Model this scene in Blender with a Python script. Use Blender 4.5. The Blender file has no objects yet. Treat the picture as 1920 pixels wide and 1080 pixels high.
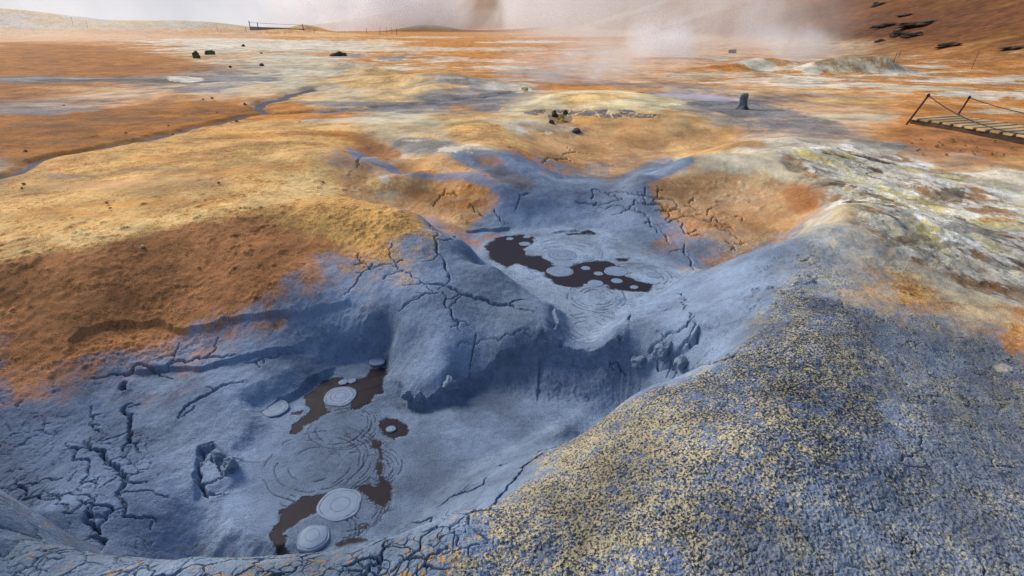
import bpy, bmesh, math, random
import numpy as np
from mathutils import Vector, Matrix

random.seed(7)
RNG = np.random.default_rng(11)
C = bpy.context.scene.collection
F32 = np.float32
QUICK = 1.0          # grid step multiplier (1 = final)

# ------------------------------------------------------------------ camera
FPX, PITCH, H = 1013.0, math.radians(25.8), 1.70
CP, SP = math.cos(PITCH), math.sin(PITCH)
camd = bpy.data.cameras.new('camera')
cam = bpy.data.objects.new('camera', camd)
C.objects.link(cam)
cam.location = (0, 0, H)
cam.rotation_euler = (math.radians(90) - PITCH, 0, 0)
camd.sensor_width = 36.0
camd.lens = 36.0 * FPX / 1920.0
camd.clip_start, camd.clip_end = 0.05, 12000
bpy.context.scene.camera = cam

def pray(px, py):
    x = (px - 960.0) / FPX; y = (540.0 - py) / FPX
    return x, y * SP + CP, y * CP - SP      # dx, dy, dz

def at(px, py, z):
    dx, dy, dz = pray(px, py)
    t = (z - H) / dz
    return dx * t, dy * t

# ------------------------------------------------------------------ noise
_T = 512
_ANG = RNG.random((_T, _T)).astype(F32) * 2 * np.pi
_GX, _GY = np.cos(_ANG), np.sin(_ANG)
_RV = RNG.random((_T, _T)).astype(F32)
_RA = RNG.random((_T, _T)).astype(F32)
_RB = RNG.random((_T, _T)).astype(F32)

def gnoise(x, y, seed=0):
    x = x + seed * 37.31; y = y + seed * 17.77
    xf = np.floor(x); yf = np.floor(y)
    fx = (x - xf).astype(F32); fy = (y - yf).astype(F32)
    ix = xf.astype(np.int64) & (_T - 1); iy = yf.astype(np.int64) & (_T - 1)
    ix1 = (ix + 1) & (_T - 1); iy1 = (iy + 1) & (_T - 1)
    u = fx * fx * fx * (fx * (fx * 6 - 15) + 10); v = fy * fy * fy * (fy * (fy * 6 - 15) + 10)
    def g(a, b, ox, oy): return _GX[a, b] * (fx - ox) + _GY[a, b] * (fy - oy)
    n0 = g(ix, iy, 0, 0) * (1 - u) + g(ix1, iy, 1, 0) * u
    n1 = g(ix, iy1, 0, 1) * (1 - u) + g(ix1, iy1, 1, 1) * u
    return (n0 * (1 - v) + n1 * v) * 1.5

def sstep(a, b, x):
    t = np.clip((x - a) / (b - a), 0, 1)
    return t * t * (3 - 2 * t)

def fbm(x, y, L, oct=4, seed=0, gain=0.5, cell=None, ridged=False):
    out = np.zeros(np.broadcast(x, y).shape, F32); a = 1.0; tot = 0
    for o in range(oct):
        ca, sa = math.cos(.6 + o * 1.1), math.sin(.6 + o * 1.1)
        n = gnoise((x * ca - y * sa) / L, (x * sa + y * ca) / L, seed + o * 3)
        if ridged: n = 1 - 2 * np.abs(n)
        if cell is not None: n = n * sstep(1.5, 3.5, L / cell)
        out += (a * n).astype(F32); tot += a
        a *= gain; L *= 0.5
    return out / tot

def voronoi(x, y, L, seed=0):
    x = x / L + seed * 13.7; y = y / L + seed * 7.3
    xf = np.floor(x); yf = np.floor(y)
    ix = xf.astype(np.int64); iy = yf.astype(np.int64)
    fx = (x - xf).astype(F32); fy = (y - yf).astype(F32)
    f1 = np.full(fx.shape, 9, F32); f2 = np.full(fx.shape, 9, F32); rid = np.zeros(fx.shape, F32)
    for dx in (-1, 0, 1):
        for dy in (-1, 0, 1):
            a = (ix + dx) & (_T - 1); b = (iy + dy) & (_T - 1)
            d = (dx + _RA[a, b] - fx) ** 2 + (dy + _RB[a, b] - fy) ** 2
            closer = d < f1
            f2 = np.where(closer, f1, np.minimum(f2, d))
            rid = np.where(closer, _RV[a, b], rid)
            f1 = np.where(closer, d, f1)
    return np.sqrt(f1), np.sqrt(f2), rid

# ------------------------------------------------------------------ terrain control heights (picture point of the survey, height in metres)
ZN, ZF = -0.72, -0.45
CTRL = '''
100 250 .05|300 200 .03|500 150 0|200 120 0|0 150 0|700 100 0|900 100 0|1200 110 0|1500 140 0|1800 140 0|400 90 0|0 90 0
100 400 .03|300 350 .05|500 300 .05|580 262 .03|450 330 .06|0 440 .01|0 380 -.02|0 280 .04|250 290 .03|440 245 .02|600 215 .0
0 500 -.02|150 470 0|350 422 .03|500 394 .04|600 376 .04|645 372 .03|720 388 -.01|790 406 -.06|870 450 -.17|925 498 -.25|1000 545 -.32|1045 572 -.38
0 600 -.27|0 700 -.45|0 800 -.58|150 560 -.22|150 640 -.42|150 720 -.55|150 820 -.63|300 850 -.66|250 760 -.62|120 900 -.62|280 960 -.66
350 520 -.2|350 600 -.38|350 660 -.52|350 740 -.6|520 480 -.13|530 550 -.28|530 620 -.46|530 690 -.6|450 760 -.65|400 830 -.67
650 460 -.12|680 560 -.34|690 605 -.455|740 600 -.43|680 640 -.59|620 630 -.55|590 690 -.66|740 640 -.53|720 672 -.70|640 672 -.70
760 480 -.14|850 520 -.23|950 575 -.35|700 520 -.23|800 560 -.28|900 610 -.39|850 650 -.47|770 660 -.55|780 720 -.64|850 700 -.58|950 650 -.47|1000 645 -.45|740 715 -.68|790 757 -.72|870 728 -.72|960 715 -.68|1030 705 -.62
640 850 -.72|640 760 -.72|560 900 -.72|640 1000 -.72|720 900 -.72|850 800 -.72|1000 770 -.72|800 900 -.72|480 900 -.70|1080 760 -.71|900 760 -.72
1090 600 -.46|1110 570 -.45|1085 640 -.48|1040 600 -.37|1030 640 -.43|1180 610 -.33|1250 590 -.27|1150 640 -.40|1090 652 -.50|1090 690 -.585|1150 692 -.57|1000 690 -.62|1050 735 -.70|1120 735 -.69|1220 640 -.36|1290 640 -.27|1280 690 -.42|1190 700 -.6|1240 705 -.52
1060 800 -.62|960 845 -.64|1170 755 -.2|1280 705 -.06|1310 690 -.04|1350 600 -.1|1300 560 -.22|1400 475 -.08|1280 510 -.38|1220 565 -.38|900 880 -.6
1450 560 .06|1480 480 .1|1520 425 .13|1560 393 .12|1400 640 .08|1340 720 .1|1250 790 .1|1200 830 .09|1100 880 .05|1000 935 .0|930 920 -.32|860 930 -.58
960 1060 .08|700 1075 .09|550 1046 .07|350 1052 .07|190 1049 .05|0 928 -.04|60 978 .0|120 1022 .03|300 1079 .09|0 1060 .09|700 1022 .06|780 990 .03|850 960 -.01
550 1068 -.3|350 1074 -.3|190 1076 -.3|60 1006 -.34|0 956 -.34|700 1044 -.3|780 1020 -.3|850 990 -.3|450 1120 -.62|250 1120 -.62|650 1085 -.6|760 1050 -.6|0 1010 -.55
1060 830 -.62|1170 785 -.5|1280 735 -.38|1110 830 -.68|1240 770 -.62
880 480 -.42|925 525 -.45|1000 570 -.45|800 425 -.32|850 462 -.38|700 405 -.25|650 392 -.22
1440 490 -.36|1490 450 -.24|1420 510 -.42
1200 345 -.2|1280 315 -.16|1350 308 -.15|1140 362 -.24|780 335 -.17|700 308 -.14
1300 900 .16|1400 800 .2|1500 700 .18|1500 1000 .15|1600 850 .16|1600 600 .14|1700 700 .09|1700 950 .1|1900 1050 .06|1900 850 .02|1850 700 -.02|1750 600 .02|1650 500 .05|1620 420 .1|1600 380 .1|1590 405 .13|1900 600 -.05|1800 480 -.03|1900 420 -.03|1750 400 0|1650 350 .03|1900 350 0|1200 1000 .1|1700 300 0|1900 300 .02|1850 262 .05|1750 240 .07|1650 250 .02
920 470 -.45|1050 480 -.45|1050 520 -.45|1150 540 -.45|1210 530 -.45|1060 445 -.45|960 450 -.45|1180 480 -.45|1240 520 -.44
890 430 -.40|1000 405 -.37|1100 405 -.37|1000 366 -.18|1080 364 -.2|1140 350 -.16|1200 322 .03|1280 293 .14|1350 287 .16|1440 284 .13|1190 400 -.3|1180 440 -.41
1300 345 -.08|1400 340 -.03|1480 350 -.03|1250 400 -.28|1320 430 -.33|1400 400 -.22|1430 440 -.3|1340 470 -.42|1480 402 -.2|1510 386 -.11|1552 352 .1|1525 395 -.12|1300 375 -.17
740 330 -.08|850 375 -.26|800 350 -.17|900 405 -.36|690 330 -.1|860 415 -.38|760 370 -.26|640 280 .05|700 292 .02|780 318 .0|880 330 -.03|940 347 -.08|985 358 -.15|650 320 -.03
870 285 .08|920 285 .10|965 300 .05|1000 322 -.06|950 333 -.10|1050 337 -.24|1120 337 -.24|1100 318 -.30|890 312 -.03
705 287 -.16|735 285 -.12|800 285 -.02|745 302 -.02|785 321 -.10|800 308 -.01|1100 290 -.30|1200 270 -.27|1300 250 -.14|1000 265 -.10|1130 240 -.12|1380 268 -.10|1050 212 .03|1150 212 .05|1280 224 .04|1400 262 .04|980 230 .02|1340 277 -.20|1240 292 -.27
1100 174 .22|1000 185 .1|1200 188 .12|1280 200 .04|1380 210 .0|1290 178 .0|1100 160 .0|1500 220 .02|1580 250 .02|1450 180 .0|1600 200 .03
900 232 .1|830 240 .05|985 262 -.03|700 240 .05|760 260 .03|880 205 -.02|760 195 -.02|620 205 -.02|810 160 .16|760 172 .03|860 172 .05|920 165 .0|620 175 .0|540 180 .0
'''
pts = []
for line in CTRL.replace('\n', '|').split('|'):
    q = line.split()
    if len(q) == 3:
        px, py, z = map(float, q)
        X, Y = at(px, py, z)
        pts.append((math.atan2(X, Y), math.log(math.hypot(X, Y)), z))
for th in np.linspace(-1.25, 1.25, 8):
    pts.append((th, math.log(0.35), 0.06))
    pts.append((th, math.log(60), 0.0)); pts.append((th, math.log(25), 0.0)); pts.append((th, math.log(300), 0.0)); pts.append((th, math.log(1500), 0.0))
for th in (-1.2, 1.15):
    for r, z in ((1, 0), (2, -.02 if th > 0 else -.3), (4, -.02), (8, 0)):
        pts.append((th, math.log(r), z))
pts = np.array(pts, np.float64)

def tps_fit(P, lam=2.5e-4):
    n = len(P); X = P[:, :2]; z = P[:, 2]
    d2 = ((X[:, None] - X[None]) ** 2).sum(-1)
    K = 0.5 * d2 * np.log(d2 + 1e-12) + lam * np.eye(n)
    A = np.zeros((n + 3, n + 3)); A[:n, :n] = K
    A[:n, n] = 1; A[:n, n + 1:] = X; A[n, :n] = 1; A[n + 1:, :n] = X.T
    return np.linalg.solve(A, np.concatenate([z, np.zeros(3)]))

LT = np.linspace(-1.25, 1.25, 401).astype(F32)
LR = np.linspace(math.log(0.3), math.log(1500), 760).astype(F32)
w = tps_fit(pts)
gT, gR = np.meshgrid(LT, LR)
zl = np.zeros(gT.shape)
for k in range(len(pts)):
    d2 = (gT - pts[k, 0]) ** 2 + (gR - pts[k, 1]) ** 2
    zl += w[k] * 0.5 * d2 * np.log(d2 + 1e-12)
zl += w[-3] + w[-2] * gT + w[-1] * gR

def far_features(x, y):
    """hills and distant mounds, in plan coordinates"""
    z = np.zeros(np.broadcast(x, y).shape)
    def bump(cx, cy, sx, sy, h, rot=0.0):
        c, s = math.cos(rot), math.sin(rot)
        u = ((x - cx) * c + (y - cy) * s) / sx; v = (-(x - cx) * s + (y - cy) * c) / sy
        return h * np.exp(-(u * u + v * v))
    hill = hillz(x, y)
    z = z + hill
    z = z + bump(-132, 150, 34, 14, 6.0) + bump(-84, 160, 20, 10, 2.6) + bump(-56, 150, 12, 6, 1.0)     # pale ridge on the left
    z = z + bump(-66, 190, 7, 6, 2.4)
    z = z + bump(13.9, 24.5, 2.1, .8, .62, .2) + bump(15.5, 24.2, .75, .6, .38) + bump(11.2, 25.8, 2.2, .7, .42, .1)
    z = z + bump(-5.5, 22, 1.6, .8, .26) + bump(-7.6, 27, 1.2, .7, .3) + bump(-2.4, 18.5, 2.4, 1.1, .26) + bump(-8.6, 14.8, 1.0, .6, .12) + bump(-6.3, 14.6, .8, .6, .1)
    z = z + bump(-34, 240, 12, 10, 2.4) + bump(34, 240, 34, 12, 2.6)
    return z

def hillz(x, y):
    x0 = 19.0 + 0.045 * np.maximum(y - 30, 0) + 3.0 * np.sin(y * 0.045) + 0.35 * np.maximum(20 - y, 0)
    a = np.maximum(x - x0, 0)
    h1 = 0.30 * (np.sqrt(a * a + 16) - 4)
    b = np.maximum(y - 330 + 0.4 * np.abs(x), 0)
    h2 = 0.30 * (np.sqrt(b * b + 900) - 30) * sstep(-190, 60, x - 0.02 * y)
    return np.maximum(h1, h2)

rl = np.exp(gR)
zl = zl * (1 - sstep(math.log(20), math.log(40), gR)) + far_features(rl * np.sin(gT), rl * np.cos(gT))
zl = zl.astype(F32)

def lut(tab, th, lr, cubic=False):
    fi = np.clip((lr - LR[0]) / (LR[1] - LR[0]), 0, len(LR) - 1.001)
    fj = np.clip((th - LT[0]) / (LT[1] - LT[0]), 0, len(LT) - 1.001)
    i = fi.astype(np.int32); j = fj.astype(np.int32)
    a = (fi - i).astype(F32); b = (fj - j).astype(F32)
    if not cubic:
        if tab.ndim == 3: a = a[..., None]; b = b[..., None]
        return (tab[i, j] * (1 - a) + tab[i + 1, j] * a) * (1 - b) + (tab[i, j + 1] * (1 - a) + tab[i + 1, j + 1] * a) * b
    def wts(t): return (-.5 * t + t * t - .5 * t ** 3, 1 - 2.5 * t * t + 1.5 * t ** 3, .5 * t + 2 * t * t - 1.5 * t ** 3, -.5 * t * t + .5 * t ** 3)
    wa, wb = wts(a), wts(b); out = 0
    for p in range(4):
        ii = np.clip(i + p - 1, 0, len(LR) - 1); row = 0
        for q in range(4):
            row = row + wb[q] * tab[ii, np.clip(j + q - 1, 0, len(LT) - 1)]
        out = out + wa[p] * row
    return out

LRS = np.linspace(math.log(0.5), math.log(1500), 3000)
def hit(px, py):
    """first ground point on a sight line"""
    dx, dy, dz = pray(px, py)
    th = math.atan2(dx, dy); s = dz / math.hypot(dx, dy)
    z = lut(zl, np.full(LRS.shape, th), LRS)
    ray = H + s * np.exp(LRS)
    k = np.nonzero(z >= ray)[0]
    k = k[0] if len(k) else len(LRS) - 1
    r = math.exp(LRS[k]); return r * math.sin(th), r * math.cos(th), float(z[k])

# ------------------------------------------------------------------ soil palette, 'M' with painted shade:  rgb, rgb2(second grains), grains, grit, crack, rough, streak
PAL = {
 'q': ((.86, .70, .40), (.70, .58, .36), .35, .10, .1, .6, .0), 'v': ((.115, .11, .125), (.20, .19, .20), .35, .05, .05, .4, .0),
 'a': ((.56, .29, .115), (.64, .44, .23), .35, .12, .12, .7, .0),
 'o': ((.58, .195, .020), (.74, .40, .11), .32, .10, .10, .6, .0),
 'O': ((.45, .150, .008), (.20, .075, .012), .38, .16, .05, .8, .0),
 'e': ((.56, .195, .022), (.76, .55, .26), .30, .05, .05, .6, .6),
 'b': ((.50, .205, .072), (.27, .11, .036), .30, .20, .22, .7, .0),
 't': ((.66, .36, .11), (.34, .15, .04), .38, .34, .15, 1.0, .0),
 'Y': ((.76, .46, .16), (.48, .175, .028), .40, .12, .05, .8, .0),
 'y': ((.86, .57, .24), (.64, .30, .065), .32, .12, .05, .8, .0),
 'p': ((.66, .33, .13), (.72, .48, .28), .35, .04, .03, .4, .2),
 'w': ((.78, .70, .56), (.55, .40, .22), .30, .08, .05, 1.2, .2),
 'W': ((.50, .45, .36), (.30, .17, .07), .35, .22, .05, 1.1, .5),
 'K': ((.20, .13, .07), (.52, .46, .30), .40, .35, .05, 1.2, .3),
 'g': ((.60, .51, .36), (.68, .56, .34), .35, .10, .10, .8, .1),
 's': ((.20, .185, .19), (.36, .32, .29), .35, .05, .05, .4, .1),
 'k': ((.10, .075, .06), (.2, .12, .06), .3, .2, .1, 1.0, .0),
 'm': ((.205, .265, .37), (.15, .205, .30), .35, .10, .08, .8, .0),
 'M': ((.14, .195, .30), (.115, .16, .245), .35, .05, .50, 1.0, .0),  # cracked mud, colour darkened to stand for shade on the pit floor
 'c': ((.24, .275, .345), (.42, .39, .30), .40, .44, .34, .9, .0),
 'C': ((.30, .35, .45), (.50, .45, .32), .32, .18, .20, 1.0, .0),
 'd': ((.15, .195, .31), (.48, .41, .24), .50, .52, .20, 1.4, .0),
 'x': ((.16, .20, .30), (.49, .415, .26), .50, .48, .15, 1.3, .0),
 'n': ((.19, .25, .34), (.50, .26, .08), .14, .16, .6, 1.0, .0),
 'h': ((.27, .105, .03), (.38, .17, .05), .35, .2, .0, 1.0, .0),
}
ROWS = '''
60   p p o o o o o o o o o o p p p p p p p p p h h h h
80   o o o e e e e e e o o o o o o p p p p p h h h h h
100  O O O O e g e g e e o o o o p p p p p g g h h h h
120  O O O O o e g g g e e o o o p p p e e e e e o o o
140  O O O O s s s g e Y Y o o s p p p e e e e e e e e
160  O O O p s s g g y y g s w o o o p p p e e e o o e
180  O O p p p p p y g y s s s y y y s s p p p o e e e
200  s s s O O O O o s s s o g y y y g s s p g o o o e
225  O O O O O O o o o g g Y g Y o Y y g s s p o b b b
250  O O O O O o o Y O y y Y g o Y o o o p s p o b b b
275  O O o Y o Y Y y o s w w o o o o y y w W w s o b o
300  s O Y Y y Y y y s b o s m o o m g y w w W s p o y
330  s Y Y Y Y y y y o w o o m m s m g g g w W W K w w
360  Y Y Y y p y Y y Y o o b m m m o o o o b g W K g w
400  Y Y Y Y Y Y t t t t m o m m m o o o o c g W W g W
440  y y Y b b b b b t t m m m m m m m o c C g K W g g
480  Y b b b b b b b b t m m m m m m m c c c C w W w g
520  b b b b b b b b m m m m m m m m m m c c c y g w g
560  b b b b b b b m m m m m m m m m m m d c c Y Y g g
600  b b b b b b m m m m m m m m m m m m d d c c c g o
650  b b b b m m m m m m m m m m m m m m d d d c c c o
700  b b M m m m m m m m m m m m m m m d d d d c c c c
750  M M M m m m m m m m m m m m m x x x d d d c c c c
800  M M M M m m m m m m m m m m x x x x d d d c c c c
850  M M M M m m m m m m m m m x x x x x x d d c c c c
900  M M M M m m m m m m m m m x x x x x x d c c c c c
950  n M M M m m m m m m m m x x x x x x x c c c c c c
1000 n n m m m m m m m m n n x x x x x x c c c c c c c
1050 n n n n n n n n n n n x x x x x x c c c c c c c c
1079 n n n n n n n n n n n x x x x x x c c c c c c c c
'''
nodes = []; prevs = [(ln.split()[0], ln.split()[1:]) for ln in ROWS.strip().split('\n')]
ys = [float(a) for a, _ in prevs]
for k, (a, row) in enumerate(prevs):
    gap = (ys[min(k + 1, len(ys) - 1)] - ys[max(k - 1, 0)]) / (min(k + 1, len(ys) - 1) - max(k - 1, 0))
    for j, ch in enumerate(row):
        px = 1920.0 * j / (len(row) - 1)
        X, Y, Z = hit(px, float(a)); r = math.hypot(X, Y)
        p = PAL[ch]
        nodes.append((math.atan2(X, Y), math.atan(H / r), 0.62 * 80 / FPX, max(0.55 * gap / FPX, .006)) + p[0] + p[1] + p[2:])
nodes = np.array(nodes, F32)
NCH = nodes.shape[1] - 4
vdep = np.arctan(H / rl).astype(F32)
acc = np.zeros(gT.shape + (NCH,), F32); wsum = np.zeros(gT.shape, F32)
for nd in nodes:
    d2 = ((gT - nd[0]) / nd[2]) ** 2 + ((vdep - nd[1]) / nd[3]) ** 2
    ww = np.exp(-d2) + 1e-6 / (1 + d2 * d2)
    wsum += ww; acc += ww[..., None] * nd[4:]
ctab = acc / wsum[..., None]

# ------------------------------------------------------------------ full resolution polar grid
def steps(a, b, s): return list(np.arange(math.log(a), math.log(b), s * QUICK))
lr = steps(.35, 1.0, .012) + steps(1.0, 7.5, .0020) + steps(7.5, 40, .0042) + steps(40, 300, .010) + steps(300, 6000, .04)
th = np.concatenate([np.linspace(-math.pi, -1.05, 50)[:-1], np.arange(-1.05, 1.05, .00165 * QUICK), np.linspace(1.05, math.pi, 50)])
lr = np.array(lr); NR, NT = len(lr), len(th)
TH, LRG = np.meshgrid(th.astype(F32), lr.astype(F32))
R = np.exp(LRG); X = R * np.sin(TH); Y = R * np.cos(TH)
cell = np.maximum(R * 0.0022, R * np.gradient(lr)[:, None]).astype(F32) * 1.0
back = sstep(1.15, 1.8, np.abs(TH))
Z = lut(zl, TH, LRG, cubic=True).astype(F32) * (1 - back)
HILL = hillz(X, Y).astype(F32)
print('grid', NR, NT, NR * NT)

# colour zones, with ragged borders
wt = fbm(TH * 1.0, LRG * 1.0, .10, 8, 21, .74) * .15
wr = fbm(TH * 1.0, LRG * 1.0, .10, 8, 31, .74)
vd = np.arctan(H / R)
wr = wr * .085 * (.35 + .65 * sstep(.05, .35, vd)) / np.maximum(np.sin(vd) * np.cos(vd), .04)
tab = lut(ctab, TH + wt, LRG + wr)
tab[..., :] = tab
COL = tab[..., 0:3].copy(); COL2 = tab[..., 3:6].copy()
SPK, GRIT, CRK, RGH, STK = [tab[..., 6 + k].copy() for k in range(5)]
del tab, wt

def box_slice(x0, x1, y0, y1):
    """grid index window covering a small plan rectangle in front of the camera"""
    cs = [(a, b) for a in (x0, x1) for b in (max(y0, .05), y1)]
    tt = [math.atan2(a, b) for a, b in cs]
    rmin = math.hypot(0 if x0 < 0 < x1 else min(abs(x0), abs(x1)), max(y0, 0.05)); rmax = max(math.hypot(a, b) for a, b in cs)
    i0 = np.searchsorted(lr, math.log(max(rmin, .36))); i1 = np.searchsorted(lr, math.log(rmax)) + 1
    j0 = np.searchsorted(th, min(tt)); j1 = np.searchsorted(th, max(tt)) + 1
    return slice(max(i0 - 1, 0), i1 + 1), slice(max(j0 - 1, 0), j1 + 1)

def poly_mask(poly, soft, noise=0.0, L=.1, seed=0, octs=4, gain=.6, bias=0.0):
    """0..1 mask of a plan polygon with ragged border; returns (slices, mask)"""
    P = np.array(poly, F32); m = soft * 2 + noise * 2
    sl = box_slice(P[:, 0].min() - m, P[:, 0].max() + m, P[:, 1].min() - m, P[:, 1].max() + m)
    x, y = X[sl], Y[sl]; d = np.full(x.shape, 1e9, F32); ins = np.zeros(x.shape, bool)
    for k in range(len(P)):
        ax, ay = P[k]; bx, by = P[(k + 1) % len(P)]
        ex, ey = bx - ax, by - ay
        t = np.clip(((x - ax) * ex + (y - ay) * ey) / (ex * ex + ey * ey + 1e-12), 0, 1)
        d = np.minimum(d, (x - ax - t * ex) ** 2 + (y - ay - t * ey) ** 2)
        c = ((ay > y) != (by > y)) & (x < ex * (y - ay) / (by - ay + 1e-12) + ax)
        ins ^= c
    sd = np.sqrt(d) * np.where(ins, 1, -1)
    if noise: sd = sd + bias + noise * fbm(x, y, L, octs, seed, gain)
    return sl, sstep(-soft, soft, sd)

def line_dist(P):
    P = np.array(P, F32); m = .25
    sl = box_slice(P[:, 0].min() - m, P[:, 0].max() + m, P[:, 1].min() - m, P[:, 1].max() + m)
    x, y = X[sl], Y[sl]; d = np.full(x.shape, 1e9, F32); tt = np.zeros(x.shape, F32); sg = np.zeros(x.shape, F32)
    n = len(P) - 1
    for k in range(n):
        ax, ay = P[k]; bx, by = P[k + 1]; ex, ey = bx - ax, by - ay
        t = np.clip(((x - ax) * ex + (y - ay) * ey) / (ex * ex + ey * ey + 1e-12), 0, 1)
        dd = (x - ax - t * ex) ** 2 + (y - ay - t * ey) ** 2
        c = dd < d
        d = np.where(c, dd, d); tt = np.where(c, (k + t) / n, tt)
        sg = np.where(c, np.sign(ex * (y - ay) - ey * (x - ax)), sg)
    return sl, np.sqrt(d), tt, sg

def jag(P, rough=.16, n=3):
    P = [np.array(p, float) for p in P]
    for _ in range(n):
        Q = [P[0]]
        for a, b in zip(P[:-1], P[1:]):
            e = b - a; m = (a + b) / 2 + np.array([-e[1], e[0]]) * random.uniform(-rough, rough)
            Q += [m, b]
        P = Q
    return P

def zoomed(s, ox, oy, k):
    """'x,y x,y ...' read in an enlarged crop -> picture points"""
    return [(ox + float(a.split(',')[0]) * k, oy + float(a.split(',')[1]) * k) for a in s.split()]

# ---- mud pools: level floors
def pxpoly(P, z): return [at(px, py, z) for px, py in P]
near_outline = pxpoly([(635, 672), (728, 664), (735, 715), (768, 752), (800, 762), (850, 738), (900, 722), (1000, 745), (1060, 752), (1120, 748), (1060, 800), (960, 850), (860, 905), (800, 960), (720, 1010), (500, 1050), (400, 1010), (405, 940), (450, 900), (440, 850), (490, 800), (470, 765), (560, 725), (600, 705)], ZN)
far_outline = pxpoly([(900, 455), (960, 430), (1050, 425), (1130, 430), (1200, 465), (1270, 490), (1290, 520), (1230, 560), (1170, 590), (1110, 648), (1060, 640), (1050, 590), (1000, 560), (930, 520), (890, 480)], ZF)
POOLN = np.zeros(X.shape, F32); POOLF = np.zeros(X.shape, F32)
sl, m = poly_mask(near_outline, .10, .05, .25, 3); POOLN[sl] = m
sl, m = poly_mask(far_outline, .14, .05, .3, 4); POOLF[sl] = m
Z = Z * (1 - POOLN) + ZN * POOLN
Z = Z * (1 - POOLF) + (ZF - .03 * sstep(4.6, 3.9, Y)) * POOLF
POOL = np.maximum(POOLN, POOLF)

# ---- relief noise
nearw = sstep(11, 4, R); farw = sstep(7, 22, R)
flat = 1 - .97 * sstep(.35, .8, POOL)
hillm = sstep(.05, .6, HILL)
Z += (fbm(X, Y, 1.3, 3, 1, .5, cell) * .035 * flat * (1 - farw)).astype(F32)
Z += (fbm(X, Y, .32, 4, 5, .55, cell, ridged=True) * .012 * RGH * flat * sstep(14, 6, R)).astype(F32)
Z += (fbm(X, Y, .07, 4, 9, .6, cell) * .0075 * RGH * (.06 + .94 * flat) * nearw).astype(F32)
Z += (fbm(X, Y, 6.0, 5, 13, .55, cell) * .16 * farw * (1 - .4 * hillm)).astype(F32)
Z += (fbm(X, Y, 14., 5, 17, .55, cell, ridged=True) * .8 * hillm * sstep(0, 8, HILL)).astype(F32)
Z += (fbm(X, Y, 1.6, 4, 19, .55, cell) * .035 * sstep(5, 9, R) * sstep(60, 25, R)).astype(F32)
rocky = sstep(.95, 1.2, RGH) * sstep(3, 4, R)
Z += (fbm(X + .5 * Y, (Y - .5 * X) * .6, .45, 5, 41, .6, cell, ridged=True) * .03 * rocky * sstep(2.2, 3.5, R)).astype(F32)
# grains on the crusted mounds
f1, f2, rid = voronoi(X, Y, .0085, 2)
gr = np.clip(GRIT * 3.2, 0, 1.2) * sstep(5, 2.2, R) * flat
Z += ((rid - .5) * .0042 - f1 * .002) * gr * sstep(1.0, 2.2, .0095 / (R * .0019))
# clods and loose crumbs on the dry flats
cl = fbm(X, Y, .16, 4, 45, .6, cell) + .5 * fbm(X, Y, 1.1, 3, 47)
Z += (sstep(.25, .6, cl) * .018 * flat * (1 - sstep(.25, .5, np.clip(COL[..., 2] / (COL[..., 0] + .02), 0, 1))) * sstep(3.6, 4.6, R) * sstep(22, 12, R)).astype(F32)
dryz = (1 - sstep(.25, .5, np.clip(COL[..., 2] / (COL[..., 0] + .02), 0, 1))) * flat
cr_ = fbm(X, Y, .055, 3, 46, .7, cell) * sstep(-.1, .35, fbm(X, Y, .6, 4, 48, .65))
Z += (np.clip(cr_, -.1, 1) * .022 * dryz * sstep(2.5, 3.5, R) * sstep(14, 8, R)).astype(F32)
# networks of drying cracks
wx = fbm(X, Y, .12, 3, 51) * .05; wy = fbm(X, Y, .12, 3, 55) * .05
for L, amp, seed, wd in ((.11, .018, 5, .035), (.045, .010, 6, .055)):
    f1, f2, rid = voronoi(X + wx, Y + wy, L, seed)
    e = (f2 - f1)
    keep = sstep(.42, .62, .5 + .5 * fbm(X, Y, L * 3, 3, 60 + seed) + (CRK - .5) * .62)
    Z -= (amp * sstep(wd * 1.6, wd * .3, e) * keep * sstep(.08, .3, CRK) * flat * sstep(7, 4, R)).astype(F32)
    Z += ((rid - .5) * .006 * keep * CRK * flat * sstep(7, 4, R)).astype(F32)
del f1, f2, rid, wx, wy

# crumbly walls under the lip and behind the near pool
for P_ in ([(900, 700), (960, 668), (1040, 655), (1100, 668), (1150, 665), (1200, 690), (1230, 730), (1150, 752), (1060, 752), (980, 735)], [(440, 610), (560, 580), (655, 568), (730, 620), (735, 660), (620, 650), (560, 640)], [(120, 690), (150, 620), (380, 620), (420, 640), (300, 690)]):
    sl, m = poly_mask([hit(*p)[:2] for p in P_], .08, .04, .2, 33)
    Z[sl] += (m * (fbm(X[sl], Y[sl], .09, 4, 35, .6, ridged=True) * .016 + fbm(X[sl], Y[sl], .03, 3, 37, .6) * .006)).astype(F32)
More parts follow.
